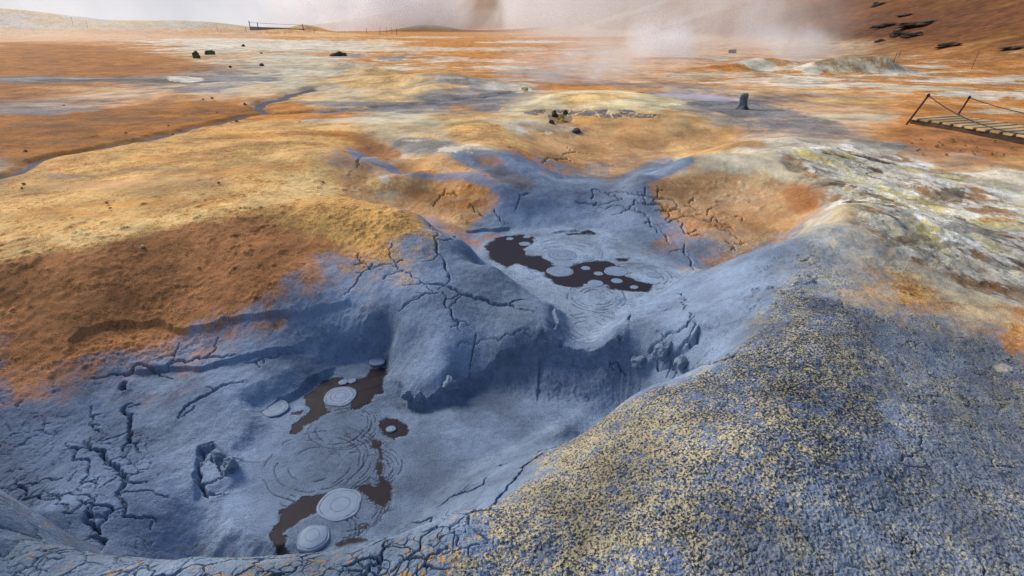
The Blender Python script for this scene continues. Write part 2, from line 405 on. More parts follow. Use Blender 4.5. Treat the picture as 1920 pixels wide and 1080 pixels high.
# ---- ledges: (picture points, fall in m, reach in m); the ground falls on the right hand of the line
LEDGES = [
 ([(128, 690), (128, 640), (150, 618), (230, 603), (300, 600), (330, 622), (380, 618), (420, 598), (500, 590), (600, 575), (655, 567), (700, 580)], .032, .20),
 ([(620, 655), (650, 640), (690, 632), (728, 655), (735, 690)], .05, .10),
 ([(230, 700), (320, 692), (450, 672), (520, 655), (600, 632)], .03, .12),
 ([(480, 765), (520, 735), (560, 718), (600, 700), (632, 688)], .04, .10),
 ([(370, 960), (372, 850), (405, 832)], .03, .14),
 ([(735, 700), (765, 750), (792, 757), (815, 740), (850, 715), (880, 700), (940, 668), (1000, 652)], .07, .12),
 ([(1000, 652), (1035, 650), (1060, 658), (1090, 664), (1130, 658), (1150, 648), (1185, 655)], .10, .16),
 ([(1042, 575), (1046, 600), (1040, 620)], .05, .08),
 ([(1018, 620), (1035, 640), (1058, 648)], .05, .08),
 ([(1190, 700), (1240, 665), (1290, 645), (1312, 612)], .05, .10),
 ([(870, 432), (910, 428), (960, 424)], .03, .1),
 ([(1030, 437), (1080, 430), (1120, 437)], .02, .10),
]
for P, fall, reach in LEDGES:
    W = [hit(*p)[:2] for p in P]
    sl, d, t, sg = line_dist(jag(W, .12, 3))
    env = sstep(0, .12, t) * sstep(1, .88, t)
    x, y = X[sl], Y[sl]
    d = d + .02 * fbm(x, y, .09, 3, 71)
    side = np.where(sg < 0, 1.0, 0.0)
    Z[sl] -= (fall * env * side * np.exp(-np.abs(d) / reach) * sstep(-.003, .02, d)).astype(F32)
    Z[sl] += (fall * .25 * env * (1 - side) * np.exp(-np.abs(d) / (reach * .6))).astype(F32)

# ---- traced open cracks: zoom text, crop origin, scale, width, depth
A1 = (640, 300, .389); A2 = (0, 660, .389); A3 = (1000, 540, .2083); A4 = (1080, 260, .25); A5 = (640, 0, .3333); A6 = (560, 220, .25); A7 = (640, 660, .389)
CRACKS = [
 (A1, '420,310 460,390 465,450 510,540 470,630', 1.5), (A1, '460,385 540,380 550,370', 1), (A1, '400,600 470,600 540,625 600,655 700,680 830,710 930,738', 2.0),
 (A1, '400,600 330,550 270,515 230,460 245,410', 1), (A1, '270,520 220,510 140,535 90,570 50,630 20,660', 1.1), (A1, '140,535 90,480 85,450', .8), (A1, '270,500 300,480', .6),
 (A1, '470,645 400,650 340,690 300,720 280,745', 1.2), (A1, '490,640 495,700 530,750 560,780 575,830', 1.1), (A1, '560,900 760,880 830,860 910,835', .5),
 (A2, '450,130 610,125 650,80 720,90 790,90 830,70 900,60 1000,45 1100,30 1140,30', 1.3), (A2, '1180,55 1250,35 1310,30 1390,0', 1.2), (A2, '650,255 605,270 605,300 620,380 630,440 595,490', 2.0),
 (A2, '410,430 470,480 500,480 520,540 570,580 610,620 600,660 570,690 580,720', 2.3), (A2, '580,720 610,760 605,810 680,820 760,835', 1), (A2, '400,700 410,740 480,755 550,775 520,820 490,870', 1.2),
 (A2, '430,760 420,830 460,900 490,960', 2.0), (A2, '230,680 270,740 310,790 370,790', 1), (A2, '400,635 480,620', .9), (A2, '440,630 460,690', .8), (A2, '320,440 350,520 400,640 400,690', 1),
 (A2, '80,620 110,710 150,780', .9), (A2, '860,330 890,290 940,250 970,230 1040,200 1090,170 1180,150', 1.2), (A2, '1050,440 965,475 955,560 950,640 990,690 1070,690', 1.9), (A2, '600,150 612,190', 3.4),
 (A2, '440,260 450,370 490,390', .8), (A2, '610,605 700,598', .6), (A2, '1030,490 1060,570 1110,600', 1.2),
 (A3, '1350,750 1500,700 1600,680 1720,640 1840,570', 1.2), (A3, '1110,400 1180,475 1290,420 1380,370 1390,330 1450,320 1500,380', 1.1), (A3, '1500,400 1490,470 1380,500 1290,620 1200,690', 1.8), (A3, '1270,50 1340,80 1330,150 1390,180 1350,220', 1.0),
 (A3, '1410,240 1400,300', .7), (A3, '1030,610 1100,570 1150,520', 2.0), (A3, '1100,650 1190,700 1320,720', 2.0), (A3, '690,580 800,650 880,780', 1.8), (A3, '760,470 800,515', 1.5), (A3, '880,230 870,270 880,310', 1.6), (A3, '1310,180 1180,220 1030,245', .6),
 (A4, '130,390 200,415 260,410 310,395 360,405 400,425 480,430 540,435 620,460 720,465 760,510', 1.3), (A4, '230,410 300,440 350,460 250,490 180,510', 1.1),
 (A4, '440,470 510,490 600,490 650,500 690,550 750,525 810,560 850,590 920,610 1020,640 1100,690 1190,730 1270,790', 2.2), (A4, '440,540 500,570 550,600 560,650 620,720', 1.6), (A4, '640,710 680,750 700,800', 1),
 (A4, '820,510 880,520 990,550 980,580 900,580', .9), (A4, '820,800 820,880 870,930 910,980', 1.2), (A4, '520,490 500,430 520,370', .9), (A4, '580,470 610,400 610,350', .9), (A4, '600,550 700,565 680,630', 1), (A4, '850,490 880,450', .8),
 (A4, '990,630 1030,600 1170,660 1190,700', 1), (A4, '1100,570 1250,610', .8), (A4, '1120,780 1180,800 1190,840', .9), (A4, '1190,790 1250,790', .9), (A4, '770,620 790,680 870,740 960,740', 1.2), (A4, '690,640 780,600 830,580', 1.1),
 (A4, '0,480 100,500 220,540 350,520 440,560', .9),
 (A5, '1130,920 1170,890 1260,870 1320,855 1390,870', 1.6), (A6, '1010,670 1060,590 1120,570 1190,590', .9), (A6, '1280,640 1320,710 1380,740', .9), (A6, '1630,690 1660,580 1720,565', .9), (A6, '1470,690 1550,800', .8),
 (A6, '430,380 440,330 470,300', 1.2),
 (A7, '460,745 520,700 600,670 690,630 700,600', 1.1), (A7, '520,760 600,780 720,730 780,670', 1.0), (A7, '720,740 800,640 880,560 950,480', 1.4), (A7, '740,550 800,535', .7), (A7, '340,820 440,800 500,800', 1.0), (A7, '1060,440 1140,415', .8), (A7, '970,545 1040,510', .8),
 (A7, '0,1030 60,1020 110,1000 190,1010 200,930', 1.0), (A7, '190,1010 180,1060', .8), (A7, '280,980 400,990 480,940', .8),
]
crack_lines = []
for (ox, oy, k), s, wd in CRACKS:
    W = [np.array(hit(*p)[:2]) for p in zoomed(s, ox, oy, k)]
    crack_lines.append((W, wd))
    tot = sum(np.hypot(*(b - a)) for a, b in zip(W[:-1], W[1:]))
    for _ in range(int(1 + 1.6 * wd) if np.hypot(*W[0]) < 4.6 else int(.4 + wd)):
        q = random.randrange(len(W) - 1); t_ = random.random(); p0 = W[q] * (1 - t_) + W[q + 1] * t_
        e = (W[q + 1] - W[q]); a_ = math.atan2(e[1], e[0]) + random.choice((-1, 1)) * random.uniform(.6, 1.5)
        ln_ = min(.35, tot * random.uniform(.10, .32)); P_ = [p0]
        for _k in range(3):
            a_ += random.uniform(-.5, .5); P_.append(P_[-1] + np.array([math.cos(a_), math.sin(a_)]) * ln_ / 3)
        crack_lines.append((P_, wd * random.uniform(.25, .5)))
for W, wd in crack_lines:
    sl, d, t, sg = line_dist(jag(W, .22, 4))
    rr = R[sl]; px = rr * .0019
    x, y = X[sl], Y[sl]
    wv = (.0031 + .0005 * rr) * wd * (1 + .5 * fbm(x, y, .05, 2, 81)) * (.35 + .65 * sstep(0, .2, t) * sstep(1, .75, t))
    wv = np.maximum(wv, px * .5)
    dep = np.minimum(.055, 6.5 * wv)
    Z[sl] -= (dep * np.exp(-(d / wv) ** 2 * 1.2)).astype(F32)
    Z[sl] += (.0035 * wd * np.where(sg > 0, 1, 0) * np.exp(-d / .05)).astype(F32)

# ---- patches of other soil: picture point, half width, half height, letter, strength, tilt
def patch(px, py, rx, ry, ch, amt=1.0, noise=.5, seed=0, dz=0.0):
    c = hit(px, py); a = hit(px + rx, py); b = hit(px, py + ry)
    a = np.array(a[:2]) - c[:2]; b = np.array(b[:2]) - c[:2]
    M = np.linalg.inv(np.array([a, b]).T)
    m = 1.6 * (abs(a) + abs(b))
    sl = box_slice(c[0] - m[0], c[0] + m[0], c[1] - m[1], c[1] + m[1])
    x, y = X[sl] - c[0], Y[sl] - c[1]
    u = M[0, 0] * x + M[0, 1] * y; v = M[1, 0] * x + M[1, 1] * y
    q = 1 - np.sqrt(u * u + v * v) + noise * 1.15 * fbm(u, v * .7, .8, 7, 90 + seed, .74)
    k = sstep(-.04, .14, q) * amt
    p = PAL[ch]
    for arr, val in ((COL, p[0]), (COL2, p[1])):
        arr[sl] = arr[sl] * (1 - k[..., None]) + np.array(val, F32) * k[..., None]
    for arr, val in ((SPK, p[2]), (GRIT, p[3]), (STK, p[6])):
        arr[sl] = arr[sl] * (1 - k) + val * k
    if dz: Z[sl] += (dz * k).astype(F32)

PATCH = [
 (1000, 78, 90, 3, 'w', .8, 1.5), (950, 92, 120, 4, 'w', .6, 1.6), (1080, 100, 90, 3, 'w', .6, 1.6), (880, 112, 100, 4, 'w', .6, 1.6), (930, 128, 70, 3, 'w', .8, 1.4), (1000, 140, 80, 5, 's', .6, 1.2), (1120, 152, 60, 6, 's', .5, 1.2), (1200, 128, 130, 5, 'p', .6, 1.4),
 (640, 80, 150, 7, 'w', .75, 1.6), (480, 84, 160, 8, 'w', .75, 1.6), (360, 82, 90, 4, 'w', .7, 1.6), (620, 66, 120, 2.5, 'y', .7, 1.4), (800, 70, 90, 2, 'w', .6, 1.5), (760, 92, 110, 5, 'w', .6, 1.6), (780, 128, 60, 3, 'w', .5, 1.4),
 (1450, 150, 120, 4, 'w', .8, 1.5), (1330, 140, 100, 5, 'w', .5, 1.5), (1560, 160, 140, 5, 'w', .8, 1.5), (1500, 172, 130, 4, 'y', .7, 1.5), (1680, 135, 110, 4, 'w', .9, 1.5), (1800, 150, 130, 5, 'w', .85, 1.5), (1720, 168, 100, 5, 'g', .8, 1.4), (1850, 178, 90, 7, 'w', .85, 1.4), (1600, 190, 90, 5, 'y', .6, 1.4), (1880, 205, 60, 6, 'g', .8, 1.3), (1640, 118, 80, 3, 'w', .85, 1.3), (1540, 205, 110, 8, 'p', .6, 1.2), (1400, 165, 90, 5, 'p', .7, 1.3),
 (1600, 222, 90, 9, 'g', .75, .9), (1480, 232, 90, 9, 's', .6, 1.1), (1560, 250, 60, 6, 's', .5, 1.1), (1330, 205, 80, 9, 's', .6, .8),
 (700, 225, 120, 8, 'g', .7, 1.1), (640, 240, 60, 6, 'y', .6, 1.1), (960, 215, 40, 8, 'g', .8, .9), (900, 218, 110, 5, 'y', .6, 1.0), (990, 235, 30, 14, 'w', .5, .9), (760, 250, 80, 6, 'g', .5, 1.1),
 (300, 340, 140, 10, 'p', .45, 1.3), (160, 350, 120, 10, 'p', .4, 1.3), (420, 320, 120, 8, 'o', .45, 1.4), (250, 380, 140, 8, 'o', .4, 1.4), (330, 300, 110, 5, 'o', .5, 1.4), (120, 400, 100, 8, 'o', .4, 1.4), (300, 320, 80, 3, 's', .4, 1.4), (120, 330, 60, 4, 's', .45, 1.3), (480, 255, 90, 5, 'O', .5, 1.4), (600, 250, 60, 6, 'O', .6, 1.2),
 (100, 190, 120, 3, 'k', .5, 1.3), (60, 235, 110, 4, 'k', .4, 1.5), (250, 225, 130, 4, 'k', .4, 1.6), (330, 205, 80, 3, 'k', .4, 1.6), (80, 265, 90, 4, 'k', .4, 1.6), (180, 165, 120, 3, 'Y', .5, 1.4),

 (130, 149, 190, 4, 's', .95, .3), (200, 150, 160, 2.5, 'k', .8, .3), (60, 210, 110, 8, 's', .7, .9), (350, 146, 36, 4, 'w', .9, .7), (460, 147, 70, 7, 's', .9, .8), (375, 168, 45, 6, 's', .7, .7), (390, 156, 20, 2, 'w', .8, .6), (330, 159, 25, 2, 'y', .8, .5), (610, 140, 50, 3, 'w', .8, .8),
 (420, 75, 140, 6, 'w', .75, 1.2), (400, 92, 110, 6, 'w', .7, 1.2), (540, 107, 60, 4, 'w', .6, 1.2), (580, 88, 110, 6, 'w', .6, 1.3), (730, 78, 60, 3, 'y', .7, 1.2), (650, 105, 40, 4, 's', .7, .7), (735, 110, 28, 5, 's', .8, .6), (700, 122, 90, 6, 'g', .7, .9),
 (860, 148, 25, 3, 'k', .6, .5), (845, 146, 30, 3, 'w', .6, .6), (870, 135, 70, 4, 'Y', .9, .4), (985, 166, 12, 4, 'w', 1, .4), (1000, 170, 45, 2, 'w', .7, .6),
 (700, 194, 160, 5, 's', .8, .5), (860, 182, 90, 7, 's', .85, .5), (910, 195, 30, 14, 's', .7, .5), (540, 163, 35, 4, 'g', .9, .5), (620, 165, 32, 5, 'g', .9, .5), (810, 162, 70, 6, 'y', .8, .5), (940, 172, 60, 4, 's', .6, .6),
 (1230, 160, 110, 8, 's', .5, .9), (1360, 198, 70, 8, 's', .9, .6), (1430, 212, 60, 12, 's', .8, .6), (1520, 240, 80, 12, 's', .6, .8), (1100, 182, 90, 14, 'y', .9, .4), (1010, 195, 60, 10, 'g', .7, .6),
 (1050, 222, 22, 12, 'k', .7, .6), (1040, 240, 40, 8, 'g', .6, .8), (1085, 248, 16, 5, 's', .8, .6), (1028, 249, 8, 3, 'w', 1, .5),
 (850, 280, 34, 7, 'w', .75, 1.2), (775, 262, 22, 3, 'w', .8, .6), (832, 260, 12, 2, 'w', .9, .5), (885, 274, 18, 3, 'w', .7, 1.0), (770, 296, 25, 3, 'y', .7, .5), (790, 323, 26, 4, 'b', .7, .4),
 (703, 345, 16, 12, 'y', .9, .8), (722, 338, 12, 8, 'w', .7, .9), (725, 368, 22, 6, 'g', .6, .9), (870, 382, 55, 8, 'b', .8, .7), (800, 372, 50, 8, 'b', .5, .8), (865, 358, 60, 10, 'o', .5, .6),
 (1120, 320, 30, 10, 's', .6, .9), (1270, 282, 25, 8, 'y', .6, .9), (1345, 350, 90, 20, 'a', .7, .8), (1440, 360, 70, 30, 'a', .6, .8), (1500, 372, 38, 24, 'b', .75, .6), (1440, 420, 60, 20, 'a', .8, .6), (1370, 400, 60, 14, 'p', .5, .7), (1290, 405, 50, 12, 'p', .6, .7),
 (1690, 330, 40, 9, 'w', .9, .9), (1620, 345, 30, 5, 'w', .9, .8), (1840, 345, 60, 12, 'g', .6, .7), (1800, 318, 60, 8, 'p', .7, .7), (1780, 368, 30, 12, 'k', .8, 1.1), (1740, 378, 50, 10, 'K', .8, 1.1), (1870, 415, 40, 5, 'Y', .8, .7), (1690, 455, 50, 10, 'K', .8, 1.1), (1770, 465, 40, 6, 'K', .7, 1.1), (1820, 435, 60, 8, 'k', .5, 1.1),
 (1685, 500, 22, 14, 'w', .8, .5), (1800, 500, 60, 10, 'w', .8, .9), (1850, 520, 50, 8, 'w', .7, .9), (1720, 555, 40, 22, 'Y', .7, 1.0), (1740, 575, 50, 16, 'b', .45, 1.1), (1900, 640, 25, 30, 'o', .7, .8), (1880, 690, 18, 8, 'w', .8, .8), (1820, 560, 60, 14, 'g', .6, .9), (1680, 275, 35, 7, 's', .8, .5), (1640, 285, 40, 6, 'w', .5, .8),
 
 (1600, 400, 50, 18, 'y', .25, 1.0), (1640, 560, 50, 30, 'y', .35, 1.2), (1790, 262, 120, 24, 'b', .8, .5),
]

# ---- soil zones with sharper borders, plus the painted pit floor shade
def zone(P, ch, amt=1.0, soft=.010, noise=.05, L=.11, seed=0):
    W = [hit(*p) for p in P]; r = float(np.mean([math.hypot(a, b) for a, b, _ in W]))
    sl, m = poly_mask([w_[:2] for w_ in W], soft * r, noise * r, L * r, 200 + seed, 7, .78)
    m = m * amt; p = PAL[ch]; m3 = m[..., None]
    COL[sl] = COL[sl] * (1 - m3) + np.array(p[0], F32) * m3; COL2[sl] = COL2[sl] * (1 - m3) + np.array(p[1], F32) * m3
    for arr, v in ((SPK, p[2]), (GRIT, p[3]), (STK, p[6])): arr[sl] = arr[sl] * (1 - m) + v * m
    return sl, m
ZONES = [
 ([(0, 330), (60, 305), (250, 270), (440, 225), (560, 225), (640, 262), (600, 300), (640, 365), (500, 392), (350, 420), (150, 468), (0, 498)], 'Y', .75),
 ([(0, 450), (200, 432), (400, 388), (540, 340), (600, 300), (640, 366), (500, 392), (350, 420), (150, 468), (0, 498)], 'y', .9),
 ([(0, 503), (150, 474), (350, 428), (480, 402), (570, 430), (650, 455), (560, 500), (480, 560), (400, 605), (250, 650), (100, 690), (0, 705)], 'b', .95),
 ([(480, 396), (640, 374), (740, 391), (795, 412), (790, 440), (700, 462), (600, 445), (500, 422)], 't', .95),
 ([(0, 225), (120, 215), (300, 190), (440, 188), (490, 205), (430, 220), (250, 262), (60, 300), (0, 325)], 'O', .85),
 ([(0, 80), (180, 85), (330, 108), (420, 130), (300, 142), (0, 145)], 'O', .8),
 ([(955, 256), (1000, 240), (1060, 232), (1150, 226), (1250, 228), (1330, 245), (1430, 262), (1440, 275), (1340, 284), (1280, 287), (1230, 300), (1190, 318), (1140, 335), (1090, 318), (1040, 305), (985, 285)], 'a', .85, .02),
 ([(1020, 330), (1080, 328), (1120, 335), (1140, 345), (1200, 320), (1280, 292), (1300, 305), (1260, 325), (1215, 345), (1240, 390), (1260, 430), (1200, 470), (1000, 430), (900, 440), (880, 420), (930, 395), (960, 365), (1000, 362)], 'm', .95, .02),
 ([(1265, 296), (1350, 287), (1440, 283), (1530, 300), (1560, 340), (1480, 342), (1400, 338), (1310, 330)], 'g', .9, .02),
 ([(1215, 345), (1290, 332), (1400, 343), (1500, 340), (1548, 354), (1536, 388), (1440, 448), (1415, 462), (1330, 405), (1250, 378)], 'a', .85, .02),
 ([(1230, 372), (1330, 395), (1420, 440), (1400, 470), (1330, 450), (1260, 415)], 'p', .55, .02),
 ([(1475, 352), (1520, 348), (1548, 356), (1538, 386), (1500, 405), (1475, 385)], 'b', .75, .02),
 ([(648, 372), (636, 330), (690, 318), (720, 336), (800, 328), (880, 345), (935, 368), (905, 405), (870, 428), (800, 402), (740, 388)], 'a', .85, .02),
 ([(655, 276), (700, 268), (745, 276), (752, 292), (735, 303), (712, 304), (690, 292)], 'b', .9, .015),
 ([(730, 264), (800, 258), (860, 268), (880, 282), (850, 292), (800, 290), (750, 280)], 's', .85, .02),
 ([(748, 298), (800, 290), (860, 296), (885, 315), (895, 325), (850, 325), (800, 328), (770, 322), (745, 312)], 'a', .9, .018),
 ([(835, 236), (900, 226), (950, 238), (985, 262), (990, 282), (940, 280), (880, 278), (845, 262)], 'Y', .75, .03),
 ([(648, 276), (680, 286), (706, 301), (722, 305), (746, 318), (776, 325), (812, 328), (850, 325), (898, 325), (936, 342), (986, 357), (1000, 368), (930, 360), (880, 342), (846, 335), (808, 338), (770, 335), (738, 328), (715, 318), (690, 306), (665, 296)], 'm', .8, .012),
 ([(840, 292), (880, 284), (940, 284), (985, 305), (1020, 335), (1040, 350), (985, 352), (930, 335), (880, 315)], 'm', .9, .015),
 ([(885, 296), (915, 292), (945, 303), (975, 322), (1005, 350), (985, 357), (936, 340), (905, 322)], 'k', .55, .03),
 ([(900, 294), (930, 293), (950, 306), (930, 312), (908, 306)], 'b', .5, .03),
 ([(1690, 234), (1760, 245), (1920, 265), (1920, 290), (1830, 286), (1760, 276), (1700, 262)], 'b', .9),
]
ZONES += [
 ([(0, 928), (60, 979), (130, 1026), (190, 1048), (350, 1051), (550, 1045), (700, 1021), (765, 1000), (830, 1079), (-20, 1079)], 'n', .9, .012),
 ([(0, 770), (180, 740), (320, 880), (370, 1020), (190, 1036), (70, 968), (0, 912)], 'M', .8, .03),  # shade on the lower-left pit floor, painted as darker mud
 ([(985, 192), (1040, 174), (1100, 167), (1180, 172), (1260, 186), (1290, 200), (1240, 214), (1180, 206), (1100, 204), (1000, 206), (968, 206)], 'q', .85, .03),
 ([(1285, 196), (1340, 190), (1395, 194), (1450, 204), (1480, 214), (1440, 222), (1390, 222), (1330, 210)], 'v', .85, .03),
 ([(690, 201), (800, 190), (880, 182), (945, 168), (978, 171), (962, 186), (925, 206), (888, 209), (898, 194), (800, 200), (715, 207)], 's', .85, .03),
 ([(0, 143), (150, 144), (330, 147), (450, 150), (330, 154), (120, 154), (0, 155)], 'v', .8, .05),
]
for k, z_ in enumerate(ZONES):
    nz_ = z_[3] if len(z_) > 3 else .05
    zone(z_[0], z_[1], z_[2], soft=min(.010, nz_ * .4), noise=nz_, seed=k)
# banded mineral crust right of the ridge: white, olive, brown and black ledges
sl, m = poly_mask([hit(*p)[:2] for p in [(1440, 288), (1600, 274), (1700, 296), (1790, 325), (1920, 350), (1920, 540), (1850, 570), (1770, 520), (1690, 480), (1625, 432), (1585, 392), (1545, 345)]], .12, .35, .8, 300)
xs, ys_ = X[sl], Y[sl]
da = np.array(hit(1900, 480)[:2]) - np.array(hit(1620, 360)[:2]); da /= np.hypot(*da)
ua = xs * da[0] + ys_ * da[1]; va = -xs * da[1] + ys_ * da[0]
q1 = fbm(ua * .42, va, .42, 6, 301, .66); q2 = fbm(ua * .5, va, .6, 6, 305, .62); q3 = fbm(ua * .6, va, .25, 5, 309, .62)
C_ = np.empty(xs.shape + (3,), F32); C_[...] = (.42, .42, .36)
for k_, c_ in ((sstep(.02, .14, q1), (.92, .88, .80)), (sstep(.06, .2, q2), (.76, .62, .22)), (sstep(-.04, -.16, q2), (.30, .14, .045)), (sstep(.10, .2, q3) * .8, (.88, .84, .76)), (sstep(-.13, -.24, q1), (.05, .035, .025))):
    C_ = C_ * (1 - k_[..., None]) + np.array(c_, F32) * k_[..., None]
m3 = (m * .93)[..., None]
COL[sl] = COL[sl] * (1 - m3) + C_ * m3; COL2[sl] = COL2[sl] * (1 - m3 * .6) + C_ * .8 * m3 * .6
Z[sl] += (.035 * m * q1 + .03 * m * q3).astype(F32)
# smooth pale mud plastered on the inner wall of the right ridge
wallp = [hit(*p)[:2] for p in [(1062, 800), (1120, 775), (1180, 752), (1260, 718), (1330, 690), (1385, 648), (1425, 590), (1455, 540), (1480, 490), (1500, 450), (1440, 462), (1390, 480), (1330, 530), (1290, 560), (1240, 620), (1300, 660), (1280, 690)]]
sl, m = poly_mask(wallp, .12, .17, .14, 15, 6, .75)
m = m * .85
p_ = PAL['m']; m3 = m[..., None]
COL[sl] = COL[sl] * (1 - m3) + np.array(p_[0], F32) * 1.08 * m3; COL2[sl] = COL2[sl] * (1 - m3) + np.array(p_[1], F32) * m3
SPK[sl] *= 1 - .3 * m; GRIT[sl] = GRIT[sl] * (1 - m) + .12 * m

# white mineral streaks on the flats
n = fbm(TH * .8, LRG, .075, 6, 101, .66) + .3 * fbm(X, Y, 3.5, 3, 105)
k = (sstep(.06, .15, n) * np.clip(STK * 1.8, 0, 1) * .92)[..., None]
COL = COL * (1 - k) + np.array((.74, .70, .58), F32) * k
n2 = fbm(TH * .8, LRG, .08, 6, 111, .66)
k = (sstep(.12, .22, n2) * np.clip(STK * 1.3, 0, 1) * .7)[..., None]
COL = COL * (1 - k) + np.array((.30, .25, .22), F32) * k

# streams of grey mud water
STREAMS = [([(-60, 345), (20, 325), (60, 300), (150, 284), (250, 266), (330, 248), (400, 232), (440, 221), (470, 214), (500, 211), (560, 208), (640, 204), (740, 196), (830, 187), (900, 178), (960, 171)], .055, .05),
           ([(500, 211), (484, 202), (488, 193), (530, 182), (560, 172), (590, 166)], .07, .05)]
STREAM = np.zeros(X.shape, F32)
for P, wd, dep in STREAMS:
    W = [hit(*p)[:2] for p in P]
    sl, d, t, sg = line_dist(jag(W, .10, 3))
    wv = wd * (1 + .5 * fbm(X[sl], Y[sl], .6, 3, 121)) * (1.0 + 1.6 * t)
    s_ = sstep(wv * 1.15, wv * .85, d)
    bank = sstep(wv * 3.0, wv * .9, d)
    Z[sl] -= (dep * bank).astype(F32)
    STREAM[sl] = np.maximum(STREAM[sl], s_)
    b_ = (sstep(wv * 3.4, wv, d) * .55 * (1 - s_))[..., None]
    COL[sl] = COL[sl] * (1 - b_) + np.array((.17, .095, .05), F32) * b_
    s3 = s_[..., None]
    COL[sl] = COL[sl] * (1 - s3) + np.array((.075, .07, .10), F32) * s3
    for arr in (SPK, GRIT): arr[sl] *= (1 - s_)

# lavender pond behind the pale dome
pond = pxpoly([(1185, 177), (1240, 174), (1310, 177), (1360, 182), (1395, 188), (1380, 193), (1320, 191), (1262, 187)], 0.0)
POND = np.zeros(X.shape, F32)
sl, m = poly_mask(pond, .05, .15, .8, 7); POND[sl] = m
Z = Z * (1 - POND) + (-.01) * POND
k = POND[..., None]
COL = COL * (1 - k) + np.array((.46, .40, .47), F32) * k
SPK *= 1 - POND; GRIT *= 1 - POND

# hill slopes: own soil bands, far part painted paler to stand for haze
hb = fbm(X * .5, Y, 9.0, 6, 131, .6) ; hb2 = fbm(X, Y, 30.0, 4, 135)
k = sstep(.3, 1.1, HILL)[..., None]
hc = np.array((.165, .062, .005), F32) + (np.clip(hb, -1, 1)[..., None] * np.array((.08, .032, .007), F32)) + sstep(70, 10, X - .25 * Y)[..., None] * sstep(40, 120, Y)[..., None] * np.array((.14, .07, .03), F32) + hb2[..., None] * np.array((.05, .02, .006), F32)
hs = (sstep(.16, .30, fbm(X * .35, Y + .3 * X, 5.0, 5, 141, .62)) * .5 * sstep(.0, .25, hb2 + .06))[..., None]
hc = hc * (1 - hs) + np.array((.42, .24, .09), F32) * hs
COL = COL * (1 - k) + np.clip(hc, .02, 1) * k
COL2 = COL2 * (1 - k) + np.clip(hc * 1.3, .02, 1) * k
SPK = SPK * (1 - k[..., 0]) + .3 * k[..., 0]; GRIT = GRIT * (1 - k[..., 0]) + .15 * k[..., 0]
for k, p in enumerate(PATCH): patch(*p[:6], noise=p[6], seed=k)
# mineral crust on the steaming ridge
rg = np.exp(-((X - 14.2) / 2.6) ** 2 - ((Y - 24.5) / 1.1) ** 2)
k = (sstep(.12, .5, rg + .35 * fbm(X, Y, .9, 6, 191, .7)) * .85)[..., None]
kc = sstep(-.08, .12, fbm(X, Y, .6, 6, 195, .7))[..., None]
COL = COL * (1 - k) + (np.array((.66, .60, .46), F32) * kc + np.array((.34, .22, .12), F32) * (1 - kc)) * k
# pale ridge far left
pmix = sstep(-.05, .12, fbm(X, Y * 2.5, 16., 6, 145, .68))[..., None]
pr = (sstep(90, 120, R) * sstep(.4, 2.0, far_features(X, Y) - HILL))[..., None].astype(F32)
COL = COL * (1 - pr) + (np.array((.58, .38, .17), F32) * (1 - pmix) + np.array((.50, .46, .42), F32) * pmix) * pr

# ---- mud surface: dark wet openings in the pale skin, swirl grooves
B2 = (400, 640, .389)
DARK_N = ['540,170 600,165 640,185 700,185 740,170 770,120 830,115 835,150 815,200 820,240 780,260 760,290 700,325 660,325 690,230 540,260 540,320 560,340 500,380 440,410 400,450 375,440 390,400 440,360 480,330 450,300 440,250 480,220',
 '800,385 840,362 900,375 940,410 930,450 870,470 820,450', '770,475 810,480 805,520 765,515',
 '690,700 750,690 790,700 800,640 830,660 860,700 860,760 830,800 790,780 760,770 730,740', '540,740 440,750 380,790 330,820 310,880 280,930 300,1000 360,1030 350,960 330,930 400,880 440,850 480,830 510,790',
 '600,980 680,950 750,970 700,985 640,995', '700,890 760,880 740,905 705,910', '805,520 820,560 815,640 800,650 795,600', '230,260 290,235 300,245 240,275 190,305 170,300', '380,350 430,335 420,350']
DARK_F = ['690,420 750,375 800,365 870,360 930,370 930,400 880,430 900,460 960,465 1000,490 1030,510 1100,520 1130,500 1200,490 1280,485 1350,520 1280,540 1350,550 1420,580 1500,600 1480,635 1380,630 1300,620 1280,600 1180,600 1150,615 1060,610 980,560 1000,545 930,530 850,500 800,520 730,480',
 '1080,352 1200,340 1245,362 1180,352 1100,362', '1330,470 1390,475 1370,490 1320,485']
WET = np.zeros(X.shape, F32)
for lst, o, z, nz in ((DARK_N, B2, ZN, .040), (DARK_F, A1, ZF, .06)):
    for s in lst:
        sl, m = poly_mask(pxpoly(zoomed(s, *o), z), .008 if o is B2 else .02, nz, .06 if o is B2 else .14, 9, 5, .75, .006)
        WET[sl] = np.maximum(WET[sl], m)
WET *= sstep(.3, .6, POOL)
# feathered skin tears beside the openings
tear = fbm(X * 1.6 + Y * .3, Y, .07, 5, 151, .65, ridged=True)
f1 = sstep(.35, .6, tear + fbm(X, Y, .5, 2, 155) * .6 - .15)
sl, nearP = poly_mask(pxpoly([(708, 825), (738, 825), (750, 900), (742, 965), (700, 980), (712, 900)], ZN), .06)
WET[sl] = np.maximum(WET[sl], (f1[sl] * nearP * sstep(.62, .9, nearP) * .9 * sstep(.45, .6, POOL[sl])))
Z -= WET * .0006
k = WET[..., None]
COL = COL * (1 - k) + np.array((.028, .022, .028), F32) * k
COL2 = COL2 * (1 - k) + np.array((.040, .030, .038), F32) * k
SPK *= 1 - WET; GRIT *= 1 - .9 * POOL
skin = sstep(.5, .8, POOL) * (1 - WET)
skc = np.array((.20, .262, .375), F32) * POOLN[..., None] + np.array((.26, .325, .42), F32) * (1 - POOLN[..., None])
COL = COL * (1 - skin[..., None]) + skc * skin[..., None]
